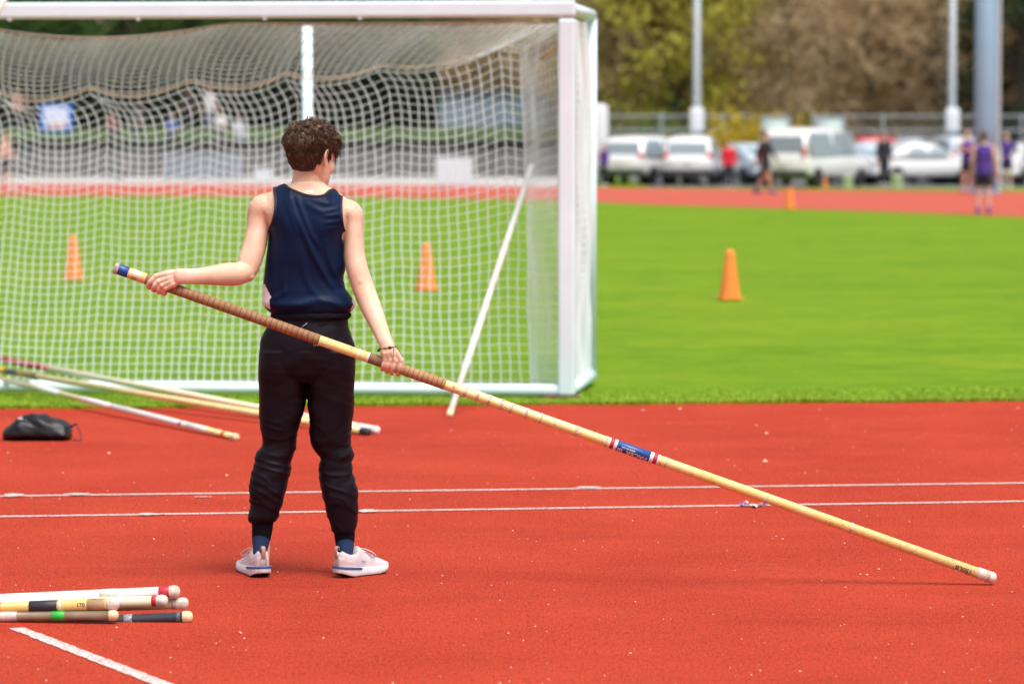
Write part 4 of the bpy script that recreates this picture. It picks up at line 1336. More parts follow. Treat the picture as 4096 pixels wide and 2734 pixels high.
# ---- bracelet of knotted cord and beads on the right wrist
br = mob('bracelet', tube(smooth_poly([PX(1517, 1399, YW + .0), PX(1520, 1396, YW - .024), PX(1540, 1393, YW - .0285), PX(1562, 1390, YW - .028), PX(1580, 1386, YW - .015), PX(1584, 1384, YW + .01), PX(1550, 1386, YW + .03), PX(1520, 1396, YW + .022), PX(1517, 1399, YW + .0)], 40), .0014, seg=6), mat('dark_cord', (.03, .014, .014), .7), ath, AO)
M_BEAD = mat('black_bead', (.015, .013, .018), .3)
for x, y, dy, r in ((1515, 1401, -.010, .0048), (1519, 1395, -.023, .0042), (1538, 1393, -.030, .0035), (1560, 1390, -.031, .0062), (1572, 1388, -.024, .003)):
    mob('bead', ellipsoid(PX(x, y, YW + dy), (r * 1.25, r * .8, r), 12, 8), M_BEAD, br)
for pts in ([(1575, 1388, -.022), (1574, 1405, -.034), (1573, 1424, -.040)], [(1584, 1386, -.012), (1596, 1402, -.022), (1609, 1423, -.030)]):
    q = smooth_poly([PX(x, y, YW + d) for x, y, d in pts], 8)
    mob('tie_cord', tube(q, .0010, seg=5), mat('dark_cord', (.03, .014, .014), .7), br)
    mob('bead', ellipsoid(q[-1], (.0026, .0026, .003), 10, 6), M_BEAD, br)

# ---- socks and running shoes
M_UPPER = mat('pale_pink_mesh', (.62, .55, .57), .75, var=.08, vscale=30, bump=.15, bscale=500)
M_COUNTER = mat('pink_heel_counter', (.58, .45, .44), .55)
M_FOAM = mat('white_foam', (.70, .77, .80), .6, var=.05, vscale=40)
M_STRIPEB = mat('blue_rim', (.06, .10, .30), .5)
M_OUT = mat('dark_rubber_outsole', (.05, .025, .022), .7, var=.3, vscale=30)
M_TAB = mat('tan_heel_tab', (.45, .26, .19), .6)
def shoe(hx, hy, yaw, sock_top, sock_x):
    base = GR(hx, hy)
    Mx = Matrix.Translation(Vector((base[0], base[1], 0))) @ Matrix.Rotation(yaw, 4, 'Z') @ Matrix.Diagonal((.97, .93, 1.0, 1.0))
    # local: +y to the toe, heel back at y = 0
    LY = [0.0, .006, .02, .05, .09, .13, .17, .205, .235, .26, .277, .286]
    def W(y): return interp(y, list(zip(LY, [.016, .026, .0345, .0375, .0360, .0365, .041, .0455, .0455, .0385, .026, .010])))
    def cxo(y): return interp(y, [(0, 0), (.1, 0), (.2, .004), (.29, -.004)])
    def ztop_sole(y): return interp(y, [(0, .046), (.06, .040), (.12, .034), (.2, .031), (.25, .034), (.286, .042)])
    def zbot(y): return interp(y, [(0, .016), (.03, .006), (.06, .0), (.2, .0), (.25, .006), (.286, .022)])
    def up_top(y): return interp(y, [(0, .104), (.012, .114), (.03, .103), (.06, .092), (.09, .094), (.105, .108), (.118, .116), (.135, .104), (.165, .086), (.20, .070), (.235, .060), (.262, .052), (.28, .044), (.286, .040)])
    rings = []
    for y in np.linspace(.0, .284, 40):
        w_ = W(y); c = cxo(y); zb = ztop_sole(y) - .012; zt = up_top(y)
        ww = w_ * interp(y, [(0, .86), (.1, .84), (.25, .93), (.29, .9)])
        cw = interp(y, [(0, .55), (.012, .9), (.03, 1), (.09, 1), (.112, 0), (.3, 0)])
        ring = []
        for a in np.linspace(0, math.pi, 28):
            ca, sa = math.cos(a), math.sin(a)
            e = interp(y, [(0, .62), (.1, .75), (.2, .85), (.29, .9)])
            ring.append((c + ww * math.copysign(abs(ca) ** e, ca) * (1 - .26 * (sa ** 3.0)), y, zb + (zt - zb) * sa ** (.85 - .45 * cw) - .040 * cw * max(0, min(1, (sa - .80) / .12))))
        rings.append(ring)
    root = empty('shoe', (0, 0, 0))
    root.parent = ath
    root.location = [-c for c in AO]
    root.matrix_local = Matrix.Translation(-Vector(AO)) @ Mx
    up = mob('upper', loft(rings), M_UPPER, root)
    cr = [[(p[0] * 1.025, p[1] * 1.0 - .0015, p[2]) for p in rg] for rg, y in zip(rings, np.linspace(0, .284, 40)) if y < .085]
    # heel counter: only the lower two thirds
    n = len(cr)
    V, Fs = [], []
    for i, rg in enumerate(cr):
        zlim = .082 - .03 * i / n
        for p in rg:
            V.append((p[0], p[1], min(p[2], zlim)))
    for i in range(n - 1):
        for j in list(range(0, 7)) + list(range(20, 27)):
            Fs.append((i * 28 + j, i * 28 + j + 1, (i + 1) * 28 + j + 1, (i + 1) * 28 + j))
    mob('heel_counter', (V, Fs), M_COUNTER, root)
    # midsole with a pitted side wall
    sr = []
    ys = np.linspace(-.003, .2875, 90)
    lev = np.linspace(0, 1, 9)
    outl = []
    for sgn in (1, -1):
        seq = ys if sgn == 1 else ys[::-1]
        for y in seq:
            outl.append((cxo(y) + sgn * (W(np.clip(y, 0, .286)) + .004), y))
    for l in lev:
        ring = []
        for k, (x, y) in enumerate(outl):
            z = zbot(y) + .004 + (ztop_sole(y) - zbot(y) - .004) * l
            f = .94 + .06 * math.sin(math.pi * min(1, l * 1.15))
            g = 0.0016 * max(0, math.sin(k * 1.05 + (l * 9) * 1.57) * math.sin(l * 14)) * (l < .85)
            ring.append(((x - cxo(y)) * f * (1 - g / .04) + cxo(y), .14 + (y - .14) * (.985 + .015 * math.sin(math.pi * l)), z))
        sr.append(ring)
    sole = mob('midsole', loft(sr), M_FOAM, root)
    mob('outsole', loft([[(cxo(y) + (x - cxo(y)) * q, .14 + (y - .14) * q, zbot(y) + dz) for x, y in outl] for q, dz in ((.80, -.0005), (.90, .0), (.935, .006))]), M_OUT, root)
    ring1 = [(x * 1.0, y, ztop_sole(y) - .004) for x, y in outl if y < .105]
    k = next(i for i in range(len(ring1) - 1) if ring1[i][0] > 0 > ring1[i + 1][0]) if any(ring1[i][0] > 0 > ring1[i + 1][0] for i in range(len(ring1) - 1)) else len(ring1) // 2
    right = [p for p in ring1 if p[0] > 0]; leftp = [p for p in ring1 if p[0] <= 0]
    path = right[::-1] + leftp[::-1]
    path = [(p[0] * 1.02, p[1] - .001, p[2]) for p in path]
    mob('rim_stripe', tube(path, [(.0022, .0048)] * len(path), seg=8, hint=(0, 0, 1)), M_STRIPEB, root)
    mob('heel_tab', tube(smooth_poly([(0, -.002, .078), (0, -.008, .098), (0, -.006, .116), (0, .004, .121), (0, .010, .110)], 14), [(.0085, .0024)] * 14, seg=10, hint=(0, -1, .2)), M_TAB, root)
    for s in (-1, 1):
        lp = smooth_poly([(s * .010, .135, .103), (s * .022, .150, .100), (s * .038, .175, .085), (s * .041, .186, .072), (s * .032, .178, .070), (s * .018, .155, .088), (s * .006, .140, .100)], 24)
        mob('lace', tube(lp, .0024, seg=7), M_UPPER, root)
    for k_ in range(4):
        y = .142 + k_ * .019
        z = up_top(y) + .001
        mob('lace', tube([(-.020, y, z - .010), (-.008, y + .002, z), (.008, y, z), (.020, y + .002, z - .010)], .0026, seg=7), M_UPPER, root)
    mob('logo', tube([(.0365, .105, .062), (.0385, .118, .056), (.039, .130, .056)], [.001, .0022, .0012], seg=6), M_STRIPEB, root)
    for s in (-.012, .012):
        mob('heel_stripe', tube([(s, -.0035 + abs(s) * .12, .050), (s * .8, -.004 + abs(s) * .1, .080)], .0016, seg=6), mat('tan_stitching', (.55, .38, .26), .6), root)
    # sock
    bot = Mx @ Vector((0, .055, .06))
    top = PX(*sock_top, YB - .01)
    t2 = np.array(bot)
    mob('sock', tube([t2, t2 * .55 + top * .45, t2 * .25 + top * .75, top], [(.024, .034), (.0275, .036), (.034, .037), (.0350, .037)], seg=28, hint=(0, 1, 0)), M_SOCK, ath, AO)
shoe(1053, 2311, R(20), (1045, 2140), 0)
shoe(1348, 2311, R(-42), (1380, 2160), 0)
# ------------------------------------------------------------------ people in the distance
SKINS = [mat('skin_light', (.62, .38, .29), .6), mat('skin_tan', (.50, .29, .20), .6), mat('skin_brown', (.26, .14, .09), .6)]
HAIRS = [mat('hair_dark', (.025, .016, .012), .6), mat('hair_brown', (.09, .05, .03), .6), mat('hair_fair', (.30, .19, .09), .6)]
def cloth(name, c): return mat(name, c, .75, var=.12, vscale=5)
PURPLE = cloth('purple_jersey', (.075, .028, .27))
BLACKC = cloth('black_cloth', (.016, .014, .02))
def figure(loc, rz, h, label, top, bottom, sleeves='none', shorts=True, pose='stand', skin=0, hair=0, group=None, shoes=None, top_len=0.0, bare=False):
    root = empty('person', loc, rz, h / 1.80)
    tag(root, label, 'person', group)
    dz, sit = 0.0, pose == 'sit'
    lean = 0.0
    if sit: dz = -.52
    def T(z): return z + dz
    sh = [np.array([s * .185, 0.0, T(1.45)]) for s in (-1, 1)]
    hp_ = [np.array([s * .085, 0.0, T(.94)]) for s in (-1, 1)]
    if pose == 'walk':
        kn = [np.array([-.10, -.16, .52]), np.array([.10, .06, .50])]; an = [np.array([-.11, -.26, .10]), np.array([.11, .34, .14])]
        el = [np.array([-.27, .12, 1.18]), np.array([.27, -.10, 1.17])]; wr = [np.array([-.27, .10, .93]), np.array([.25, -.26, .98])]
    elif sit:
        kn = [np.array([s * .15, -.40, .50]) for s in (-1, 1)]; an = [np.array([s * .15, -.52, .09]) for s in (-1, 1)]
        el = [np.array([s * .27, -.12, T(1.17)]) for s in (-1, 1)]; wr = [np.array([s * .14, -.34, T(1.08)]) for s in (-1, 1)]
    else:
        kn = [np.array([s * .105, -.01, .50]) for s in (-1, 1)]; an = [np.array([s * .12, .02, .09]) for s in (-1, 1)]
        if pose == 'hips':
            el = [np.array([s * .40, .08, 1.20]) for s in (-1, 1)]; wr = [np.array([s * .20, -.06, 1.06]) for s in (-1, 1)]
        elif pose == 'crossed':
            el = [np.array([s * .27, -.06, 1.18]) for s in (-1, 1)]; wr = [np.array([-s * .06, -.22, 1.24 + .03 * s]) for s in (-1, 1)]
        else:
            el = [np.array([s * .25, .03, 1.17]) for s in (-1, 1)]; wr = [np.array([s * .27, -.05, .91]) for s in (-1, 1)]
    def er(z, w_, d, n=18): return [(w_ * math.cos(a), d * math.sin(a), T(z)) for a in np.linspace(0, 2 * math.pi, n, endpoint=False)]
    TR = [(.86, .13, .10), (.95, .165, .115), (1.08, .145, .10), (1.25, .165, .112), (1.38, .185, .105), (1.45, .165, .085), (1.50, .085, .065), (1.55, .06, .058)]
    P = [loft([er(*q) for q in TR]), tube([(0, .005, T(1.46)), (0, -.005, T(1.62))], .057), ellipsoid((0, -.01, T(1.685)), (.074, .093, .115)), ellipsoid((0, -.045, T(1.62)), (.052, .055, .05)), ellipsoid((0, -.103, T(1.665)), (.014, .018, .02))]
    for s in (0, 1):
        P.append(tube([sh[s], el[s], wr[s]], [.058, .043, .029]))
        hd = wr[s] + (wr[s] - el[s]) * .18
        P.append(tube([wr[s], hd], [(.035, .02), (.038, .016)]))
        for k in range(4):
            o = np.array([(k - 1.5) * .018, 0, 0])
            P.append(tube([hd + o, hd + o + (wr[s] - el[s]) * .32 + np.array([0, -.02, 0])], .0095, seg=8))
        P.append(tube([wr[s], wr[s] + np.array([(.5 - s) * .05, -.03, -.06])], .0105, seg=8))
        P.append(tube([hp_[s], kn[s], an[s]], [.088, .058, .040]))
        P.append(ellipsoid((sh[s][0] * .92, 0, T(1.43)), (.065, .06, .065)))
    body = mob('body', union('body', P, .012, smooth=2), SKINS[skin], root)
    hr = [ellipsoid((0, .012, T(1.715)), (.081, .096, .098)), ellipsoid((0, .05, T(1.65)), (.07, .055, .07))]
    mob('hair', union('hair', hr, .014, 2), HAIRS[hair], root)
    if not bare:
        CT_ = [loft([er(z, w_ * 1.07 + .012, d * 1.07 + .014) for z, w_, d in [(.84 - top_len, .155, .115)] + TR[1:6] + [(1.495, .10, .07)]])]
        for s in (0, 1):
            if sleeves == 'long': CT_.append(tube([sh[s], el[s], wr[s]], [.075, .062, .046]))
            elif sleeves == 'short': CT_.append(tube([sh[s], sh[s] * .45 + el[s] * .55], [.075, .068]))
        mob('top', union('top', CT_, .014, 2), top, root)
    CB = [loft([er(z, w_, d) for z, w_, d in ((.80, .12, .10), (.87, .175, .13), (.96, .185, .138), (1.02, .168, .125))])]
    for s in (0, 1):
        if shorts: CB.append(tube([hp_[s], hp_[s] * .35 + kn[s] * .65], [.105, .092]))
        else: CB.append(tube([hp_[s], kn[s], an[s] + np.array([0, 0, .02])], [.105, .080, .062]))
    mob('shorts' if shorts else 'trousers', union('bottoms', CB, .014, 2), bottom, root)
    for s in (0, 1):
        a = an[s]
        mob('shoe', union('shoe', [tube([(a[0], a[1] + .06, .045), (a[0], a[1] - .06, .045), (a[0], a[1] - .17, .035)], [(.042, .045), (.045, .045), (.042, .032)]), tube([a + np.array([0, .02, .03]), a + np.array([0, .02, -.04])], .05)], .012, 2), shoes or cloth('white_shoe', (.6, .6, .62)), root)
    return root
G1 = 'athletes in purple singlets by the grey pole'
figure(GV(2256, 490), R(165), 1.80, 'nearest athlete in purple singlet and black shorts standing on the far track', PURPLE, BLACKC, pose='stand', hair=1, group=G1, shoes=cloth('purple_shoe', (.12, .08, .30)))
figure(GV(2218, 440), R(20), 1.87, 'athlete in purple singlet with arms crossed, left of the grey pole', PURPLE, BLACKC, pose='crossed', hair=1, group=G1, shoes=cloth('lilac_shoe', (.40, .34, .62)))
figure(GV(2309, 432), R(-25), 1.80, 'athlete in purple top with hands on hips right of the grey pole', PURPLE, BLACKC, sleeves='short', pose='hips', hair=0, group=G1)
figure(GV(1755, 444), R(60), 1.84, 'person in black hooded top and shorts walking along the far track', BLACKC, BLACKC, sleeves='long', pose='walk', skin=1, hair=0, shoes=cloth('purple_shoe', (.12, .08, .30)), top_len=.08)
figure(GV(1672, 432), R(10), 1.55, 'small person in bright red jacket and dark trousers by the cars', cloth('red_jacket', (.62, .01, .03)), cloth('dark_navy_cloth', (.02, .025, .05)), sleeves='long', shorts=False, hair=2)
figure(GV(1386, 427), R(-60), 1.45, 'person in purple jacket and dark trousers right beside the goal post', cloth('purple_jacket', (.10, .04, .33)), BLACKC, sleeves='long', shorts=False, hair=2)
figure(GV(2028, 427), R(25), 1.82, 'tall person dressed all in black beside the white cars', BLACKC, BLACKC, sleeves='long', shorts=False, skin=1, hair=0)
figure(GV(2072, 425), R(-30), 1.35, 'small person in dark grey clothes right of the person in black', cloth('grey_cloth', (.12, .09, .11)), cloth('dark_grey_cloth', (.05, .04, .05)), sleeves='long', shorts=False, skin=0, hair=1)
figure(GV(12, 438), R(75), 1.80, 'bare chested runner in navy shorts at the left edge behind the net', BLACKC, cloth('dark_navy_cloth', (.02, .025, .05)), pose='walk', bare=True, skin=0, hair=1)
figure(GV(286, 416), R(-35), 1.05, 'figure crouching in grey before the concrete wall behind the net', cloth('grey_hoodie', (.20, .19, .20)), cloth('dark_grey_cloth', (.05, .04, .05)), sleeves='long', shorts=False, pose='sit', skin=0, hair=2)

# ------------------------------------------------------------------ wall, bank and what stands on the left
WY = 143.0
wl, wr2 = PV(-900, 400, WY)[0], PV(1290, 400, WY)[0]
wall = empty('retaining_wall', (wl, WY, 0))
tag(wall, 'long grey concrete retaining wall with a black rail beyond the far track', 'wall')
M_CONC = mat('grey_concrete', (.16, .155, .155), .9, var=.12, vscale=.6)
npan = 14
pw = (wr2 - wl) / npan
for k in range(npan):
    mob('concrete_panel', to_mesh('concrete_panel', rbox((pw * (k + .5), 0, .55), (pw - .03, .3, 1.10), .02), smooth=False), M_CONC, wall)
M_RAIL = mat('black_rail', (.018, .017, .02), .6)
mob('coping', to_mesh('coping', box((npan * pw / 2, 0, 1.13), (npan * pw, .36, .06))), mat('dark_coping', (.05, .048, .05), .8), wall)
mob('dark_screen', to_mesh('dark_screen', box((npan * pw / 2, .05, 1.33), (npan * pw - .1, .02, .30))), M_RAIL, wall)
for z in (1.25, 1.36, 1.47):
    mob('rail', to_mesh('rail', box((npan * pw / 2, 0, z), (npan * pw, .05, .07))), M_RAIL, wall)
for k in range(npan + 1):
    mob('rail_post', to_mesh('rail_post', box((pw * k + (.03 if k == 0 else -.03), .0, 1.32), (.06, .06, .34))), M_RAIL, wall)
# grassy bank rising behind the wall
M_BANK = mat('bank_grass', (.035, .065, .016), .9, col2=(.06, .10, .025), vscale=.5)
nx, ny = 40, 14
V, Fs = [], []
def bank_z(t): return 1.05 + .90 * min(1, t * 4.5) + .2 * t
for i in range(nx + 1):
    for j in range(ny + 1):
        t = j / ny
        x = wl + (wr2 + 2 - wl) * i / nx
        V.append((x, WY + .17 + 24 * t, bank_z(t) + .18 * noise.noise(Vector((x * .3, t * 6, 0))) * min(1, t * 5)))
for i in range(nx):
    for j in range(ny):
        a = i * (ny + 1) + j
        Fs.append((a, a + ny + 1, a + ny + 2, a + 1))
o = mob('grass_bank', (V, Fs), M_BANK); o['kind'] = 'structure'
def on_bank(xv, t):
    Y = WY + .17 + 24 * t
    p = PV(xv, 300, Y)
    return (p[0], Y, bank_z(t) + .18 * noise.noise(Vector((p[0] * .3, t * 6, 0))) * min(1, t * 5) - .02)
SG = 'spectators sitting on the grass bank'
for xv, t, rz, c, sk, hr, lab, b in (
    (258, .10, 15, (.20, .06, .07), 1, 0, 'spectator in maroon sitting on the bank behind the net', (.03, .03, .05)),
    (318, .14, -20, (.05, .06, .09), 0, 1, 'spectator in slate grey sitting right of the one in maroon', (.02, .025, .05)),
    (395, .08, 10, (.03, .12, .36), 0, 2, 'spectator in a blue top sitting on the bank', (.02, .02, .03)),
    (432, .20, -10, (.025, .025, .03), 2, 0, 'spectator in black standing behind the one in blue', (.02, .02, .03)),
    (482, .30, 5, (.70, .69, .70), 0, 1, 'spectator in white standing highest on the bank', (.25, .27, .34)),
    (508, .12, -15, (.74, .73, .74), 1, 0, 'spectator in a bright white top in the middle of the bank', (.10, .09, .10)),
    (548, .05, 25, (.48, .54, .64), 0, 2, 'spectator in pale blue sitting nearest the athlete\'s head', (.40, .46, .55)),
    (40, .22, 0, (.45, .16, .14), 1, 0, 'spectator in faded red standing at the left end of the bank', (.02, .02, .03))):
    figure(on_bank(xv, t), R(rz), 1.80, lab, cloth('shirt_%d' % int(xv), c), cloth('trousers_%d' % int(xv), b), sleeves='short', shorts=False, pose='stand' if 'standing' in lab else 'sit', skin=sk, hair=hr, group=SG)
# blue banner on two posts
p = on_bank(129, .03)
ban = empty('banner', p, R(4))
tag(ban, 'blue framed banner with a pale centre standing on the grass bank', 'banner')
M_BANB = mat('banner_blue', (.02, .16, .58), .5)
mob('board', to_mesh('board', rbox((0, 0, 1.28), (1.36, .05, 1.14), .01), smooth=False), M_BANB, ban)
mob('picture', to_mesh('picture', box((0, -.03, 1.36), (1.0, .012, .74)), smooth=False), mat('banner_pale', (.50, .58, .80), .5, col2=(.66, .70, .82), vscale=2), ban)
mob('picture', to_mesh('picture', box((0.05, -.036, .96), (.72, .008, .20)), smooth=False), mat('banner_peach', (.70, .45, .36), .5), ban)
for s in (-.6, .6):
    mob('post', to_mesh('post', box((s, .06, .62), (.06, .05, 1.5))), M_RAIL, ban)
# small aluminium bleacher in front of the wall
p = GV(463, 415)
bl = empty('bleacher', p, R(2))
tag(bl, 'low aluminium bleacher with three benches standing before the concrete wall', 'bleacher')
M_ALU = mat('aluminium', (.52, .55, .62), .45, metal=.35)
for k in range(3):
    y, z = .0 + k * .55, .38 + k * .30
    for dy in (0, .14):
        mob('bench_plank', to_mesh('bench_plank', rbox((0, y + dy, z), (3.0, .125, .04), .008), smooth=False), M_ALU, bl)
    if k:
        mob('foot_plank', to_mesh('foot_plank', rbox((0, y - .2, z - .32 + .1), (3.0, .2, .03), .006), smooth=False), M_ALU, bl)
    mob('riser_panel', to_mesh('riser_panel', box((0, y + .22, z - .14), (2.96, .02, .22))), mat('pale_riser', (.50, .55, .66), .5), bl)
for k in range(5):
    x = -1.4 + .7 * k
    mob('frame', to_mesh('frame', join(box((x, .02, .18), (.05, .05, .36)), box((x, .62, .33), (.05, .05, .66)), box((x, 1.2, .48), (.05, .05, .96)), box((x, .6, .03), (.05, 1.3, .05))), smooth=False), M_ALU, bl)
# white storage box and white board
p = GV(604, 416)
bx_ = empty('storage_box', p); tag(bx_, 'small pale storage box right of the bleacher behind the net', 'box')
mob('box_body', to_mesh('box_body', rbox((0, 0, .22), (.66, .45, .44), .03), smooth=False), mat('pale_plastic', (.60, .62, .66), .5), bx_)
mob('lid', to_mesh('lid', rbox((0, 0, .465), (.70, .49, .05), .015), smooth=False), mat('pale_plastic', (.60, .62, .66), .5), bx_)
p = GV(1042, 430)
wb_ = empty('notice_board', p, R(-3)); tag(wb_, 'blank white notice board standing at the far track behind the net', 'board')
mob('panel', to_mesh('panel', rbox((0, 0, .53), (1.22, .04, .90), .012), smooth=False), mat('bright_white_panel', (.62, .80, .86), .5), wb_)  # panel colour cooled against red light bounced from the track
for s in (-.5, .5):
    mob('leg', to_mesh('leg', join(box((s, .05, .45), (.05, .04, .9)), box((s, .25, .02), (.05, .6, .04))), smooth=False), mat('grey_steel', (.35, .36, .38), .5, metal=.5), wb_)
# blue grey shed behind the wall
p = PV(1145, 330, 158)
sh_ = empty('storage_shed', (p[0], 158, 0.0), R(-6)); tag(sh_, 'blue grey corrugated storage shed beyond the wall, seen through the net', 'shed')
M_SHED = mat('shed_sheet', (.30, .38, .47), .6, var=.08, vscale=1)
Wd, Hd = 5.6, 3.7
prof = []
for k in range(57):
    x = -Wd / 2 + Wd * k / 56
    prof.append((x, -.04 if k % 2 else 0.0))
mob('wall_sheet', ([(x, y, z) for z in (0.2, Hd) for x, y in prof], [(k, k + 1, 57 + k + 1, 57 + k) for k in range(56)]), M_SHED, sh_)
mob('side_wall', to_mesh('side_wall', join(box((-Wd / 2, 1.5, Hd / 2 + .1), (.05, 3, Hd - .2)), box((Wd / 2, 1.5, Hd / 2 + .1), (.05, 3, Hd - .2)), box((0, 3, Hd / 2 + .1), (Wd, .05, Hd - .2))), smooth=False), M_SHED, sh_)
mob('roof', to_mesh('roof', box((0, 1.5, Hd + .06), (Wd + .3, 3.4, .12))), mat('shed_roof', (.20, .22, .24), .6), sh_)
mob('door', to_mesh('door', rbox((.9, -.07, 1.3), (1.6, .06, 2.2), .01), smooth=False), mat('shed_door', (.20, .30, .36), .5), sh_)

# ------------------------------------------------------------------ parked cars
M_GLASS = mat('car_glass', (.24, .30, .34), .10, spec=1.0)  # lighter base colour stands in for reflected sky
M_TYRE = mat('tyre_rubber', (.02, .02, .022), .8)
M_RIM = mat('alloy_rim', (.5, .5, .52), .3, metal=.8)
M_TAILL = mat('tail_light_red', (.55, .015, .02), .25)
M_LAMP = mat('clear_lamp', (.75, .76, .78), .15)
M_DARKP = mat('dark_bumper_plastic', (.03, .03, .034), .6)
M_PLATE = mat('number_plate', (.7, .7, .68), .5)
def car_meshes(kind):
    """local: rear faces -Y; length along Y"""
    if kind == 'suv':
        L, Wd, roof, hood, belt = 4.6, .93, 1.70, 1.08, 1.02
        pr = [(-2.30, .55, .95), (-2.24, .38, 1.02), (-2.0, .30, 1.04), (0.4, .28, 1.04), (1.0, .28, 1.06), (1.9, .30, .96), (2.2, .36, .84), (2.30, .46, .70)]
        cab = [(-2.20, 1.00, .86), (-2.02, 1.52, .74), (-1.7, 1.66, .72), (-.6, 1.70, .72), (.2, 1.66, .72), (.55, 1.52, .74), (1.15, 1.02, .84)]
    elif kind == 'van':
        L, Wd, roof, hood, belt = 5.1, .98, 1.95, 1.2, 1.1
        pr = [(-2.5, .5, 1.05), (-2.45, .36, 1.12), (-2.2, .30, 1.14), (.6, .28, 1.14), (1.4, .28, 1.14), (2.1, .30, 1.0), (2.42, .36, .86), (2.5, .5, .70)]
        cab = [(-2.46, 1.08, .92), (-2.38, 1.75, .80), (-2.1, 1.92, .78), (-.6, 1.95, .78), (.5, 1.90, .78), (1.0, 1.70, .80), (1.75, 1.10, .88)]
    else:
        L, Wd, roof, hood, belt = 4.6, .90, 1.45, .95, .93
        pr = [(-2.30, .5, .85), (-2.25, .36, .94), (-1.7, .28, .98), (-.9, .26, .95), (.8, .26, .95), (1.8, .28, .86), (2.2, .34, .74), (2.30, .44, .62)]
        cab = [(-1.75, .95, .80), (-1.05, 1.36, .68), (-.5, 1.44, .66), (.0, 1.45, .66), (.4, 1.38, .68), (1.15, .92, .80)]
    def ring(y, zb, zt, w_, e=5.0, n=28):
        zc, hz_ = (zb + zt) / 2, (zt - zb) / 2
        return [(w_ * math.copysign(abs(math.cos(a)) ** (2 / e), math.cos(a)), y, zc + hz_ * math.copysign(abs(math.sin(a)) ** (2 / e), math.sin(a))) for a in np.linspace(0, 2 * math.pi, n, endpoint=False)]
    def wy(y): return Wd * (1 - .10 * (abs(y) / (L / 2)) ** 4)
    out = {}
    out['body'] = to_mesh('body', loft([ring(y, zb, zt, wy(y)) for y, zb, zt in pr]))
    def cring(y, zt, wt, n=9):
        zb = .88
        wb = wy(y) * .97
        return [(wb, y, zb), (wt + (wb - wt) * .35, y, zb + (zt - zb) * .65), (wt, y, zt - .05), (wt * .8, y, zt), (0, y, zt + .012), (-wt * .8, y, zt), (-wt, y, zt - .05), (-wt - (wb - wt) * .35, y, zb + (zt - zb) * .65), (-wb, y, zb)]
    out['cabin'] = to_mesh('cabin', loft([cring(y, zt, wt) for y, zt, wt in cab]))
    # glass: rear, front, sides as raised panes
    def pane(p4, off):
        a, b, c, d = [np.array(q, float) for q in p4]
        n = np.cross(b - a, d - a); n /= np.linalg.norm(n)
        o = n * off
        return to_mesh('pane', ([tuple(q + o) for q in (a, b, c, d)] + [tuple(q) for q in (a, b, c, d)], [(0, 1, 2, 3), (0, 4, 5, 1), (1, 5, 6, 2), (2, 6, 7, 3), (3, 7, 4, 0)]), smooth=False)
    (y0, z0, w0), (y1, z1, w1) = cab[0], cab[1]
    def rw(f): return (y0 + (y1 - y0) * f, z0 + (z1 - z0) * f, w0 + (w1 - w0) * f)
    a, b = rw(.12), rw(.92)
    if kind == 'sedan': a, b = rw(.1), rw(.95)
    out['rear_window'] = pane([(-a[2] * .82, a[0], a[1]), (a[2] * .82, a[0], a[1]), (b[2] * .86, b[0], b[1] - .02), (-b[2] * .86, b[0], b[1] - .02)], .02)
    (y0, z0, w0), (y1, z1, w1) = cab[-1], cab[-2]
    a, b = rw(.1), rw(.95)
    out['windscreen'] = pane([(a[2] * .82, a[0], a[1]), (-a[2] * .82, a[0], a[1]), (-b[2] * .86, b[0], b[1] - .02), (b[2] * .86, b[0], b[1] - .02)], .03)
    sw = []
    ya, yb2 = cab[1][0] + .12, cab[-2][0] + .25
    ym = (ya + yb2) / 2
    for s in (1, -1):
        for (q0, q1) in ((ya, ym - .05), (ym + .05, yb2)):
            zt = roof - .16
            x0, x1 = Wd * .955, cab[2][2] * 1.045
            P4 = [(s * x0, q0, 1.02), (s * x0, q1 + .1, 1.02), (s * x1, q1 - .1, zt), (s * x1, q0 + .12, zt)]
            sw.append(pane(P4 if s > 0 else [P4[1], P4[0], P4[3], P4[2]], .02))
    out['side'] = sw
    tl = .62 if kind != 'sedan' else .72
    out['tail'] = to_mesh('tail_light', rbox((0, 0, 0), (.20 if kind != 'van' else .13, .10, .34 if kind != 'sedan' else .16), .03), smooth=True)
    out['tail_pos'] = (Wd * .80, -L / 2 + .07, .95 if kind == 'suv' else (1.15 if kind == 'van' else .80))
    out['head'] = to_mesh('headlight', rbox((0, 0, 0), (.34, .16, .14), .04), smooth=True)
    out['head_pos'] = (Wd * .70, L / 2 - .10, .68)
    out['bumper'] = to_mesh('bumper', rbox((0, -L / 2 + .06, .46), (Wd * 1.86, .20, .20), .06), smooth=True)
    out['plate'] = to_mesh('number_plate', rbox((0, -L / 2 - .0, .78), (.32, .05, .15), .01), smooth=False)
    ty = lathe([(.18, -.11), (.30, -.115), (.335, -.09), (.34, 0), (.335, .09), (.30, .115), (.18, .11)], 24)
    Mx = Matrix.Rotation(R(90), 4, 'Y')
    out['tyre'] = to_mesh('tyre', xform(ty, Mx))
    ri = join(lathe([(.05, .09), (.22, .085), (.225, -.085), (.05, -.09)], 20), *[xform(box((.11, 0, .095), (.17, .04, .02)), Matrix.Rotation(R(72 * k), 4, 'Z')) for k in range(5)])
    out['rim'] = to_mesh('rim', xform(ri, Mx), smooth=False)
    out['wheels'] = [(s * (Wd - .13), y, .34) for s in (1, -1) for y in (-L / 2 + .85, L / 2 - .92)]
    return out
CARK = {}
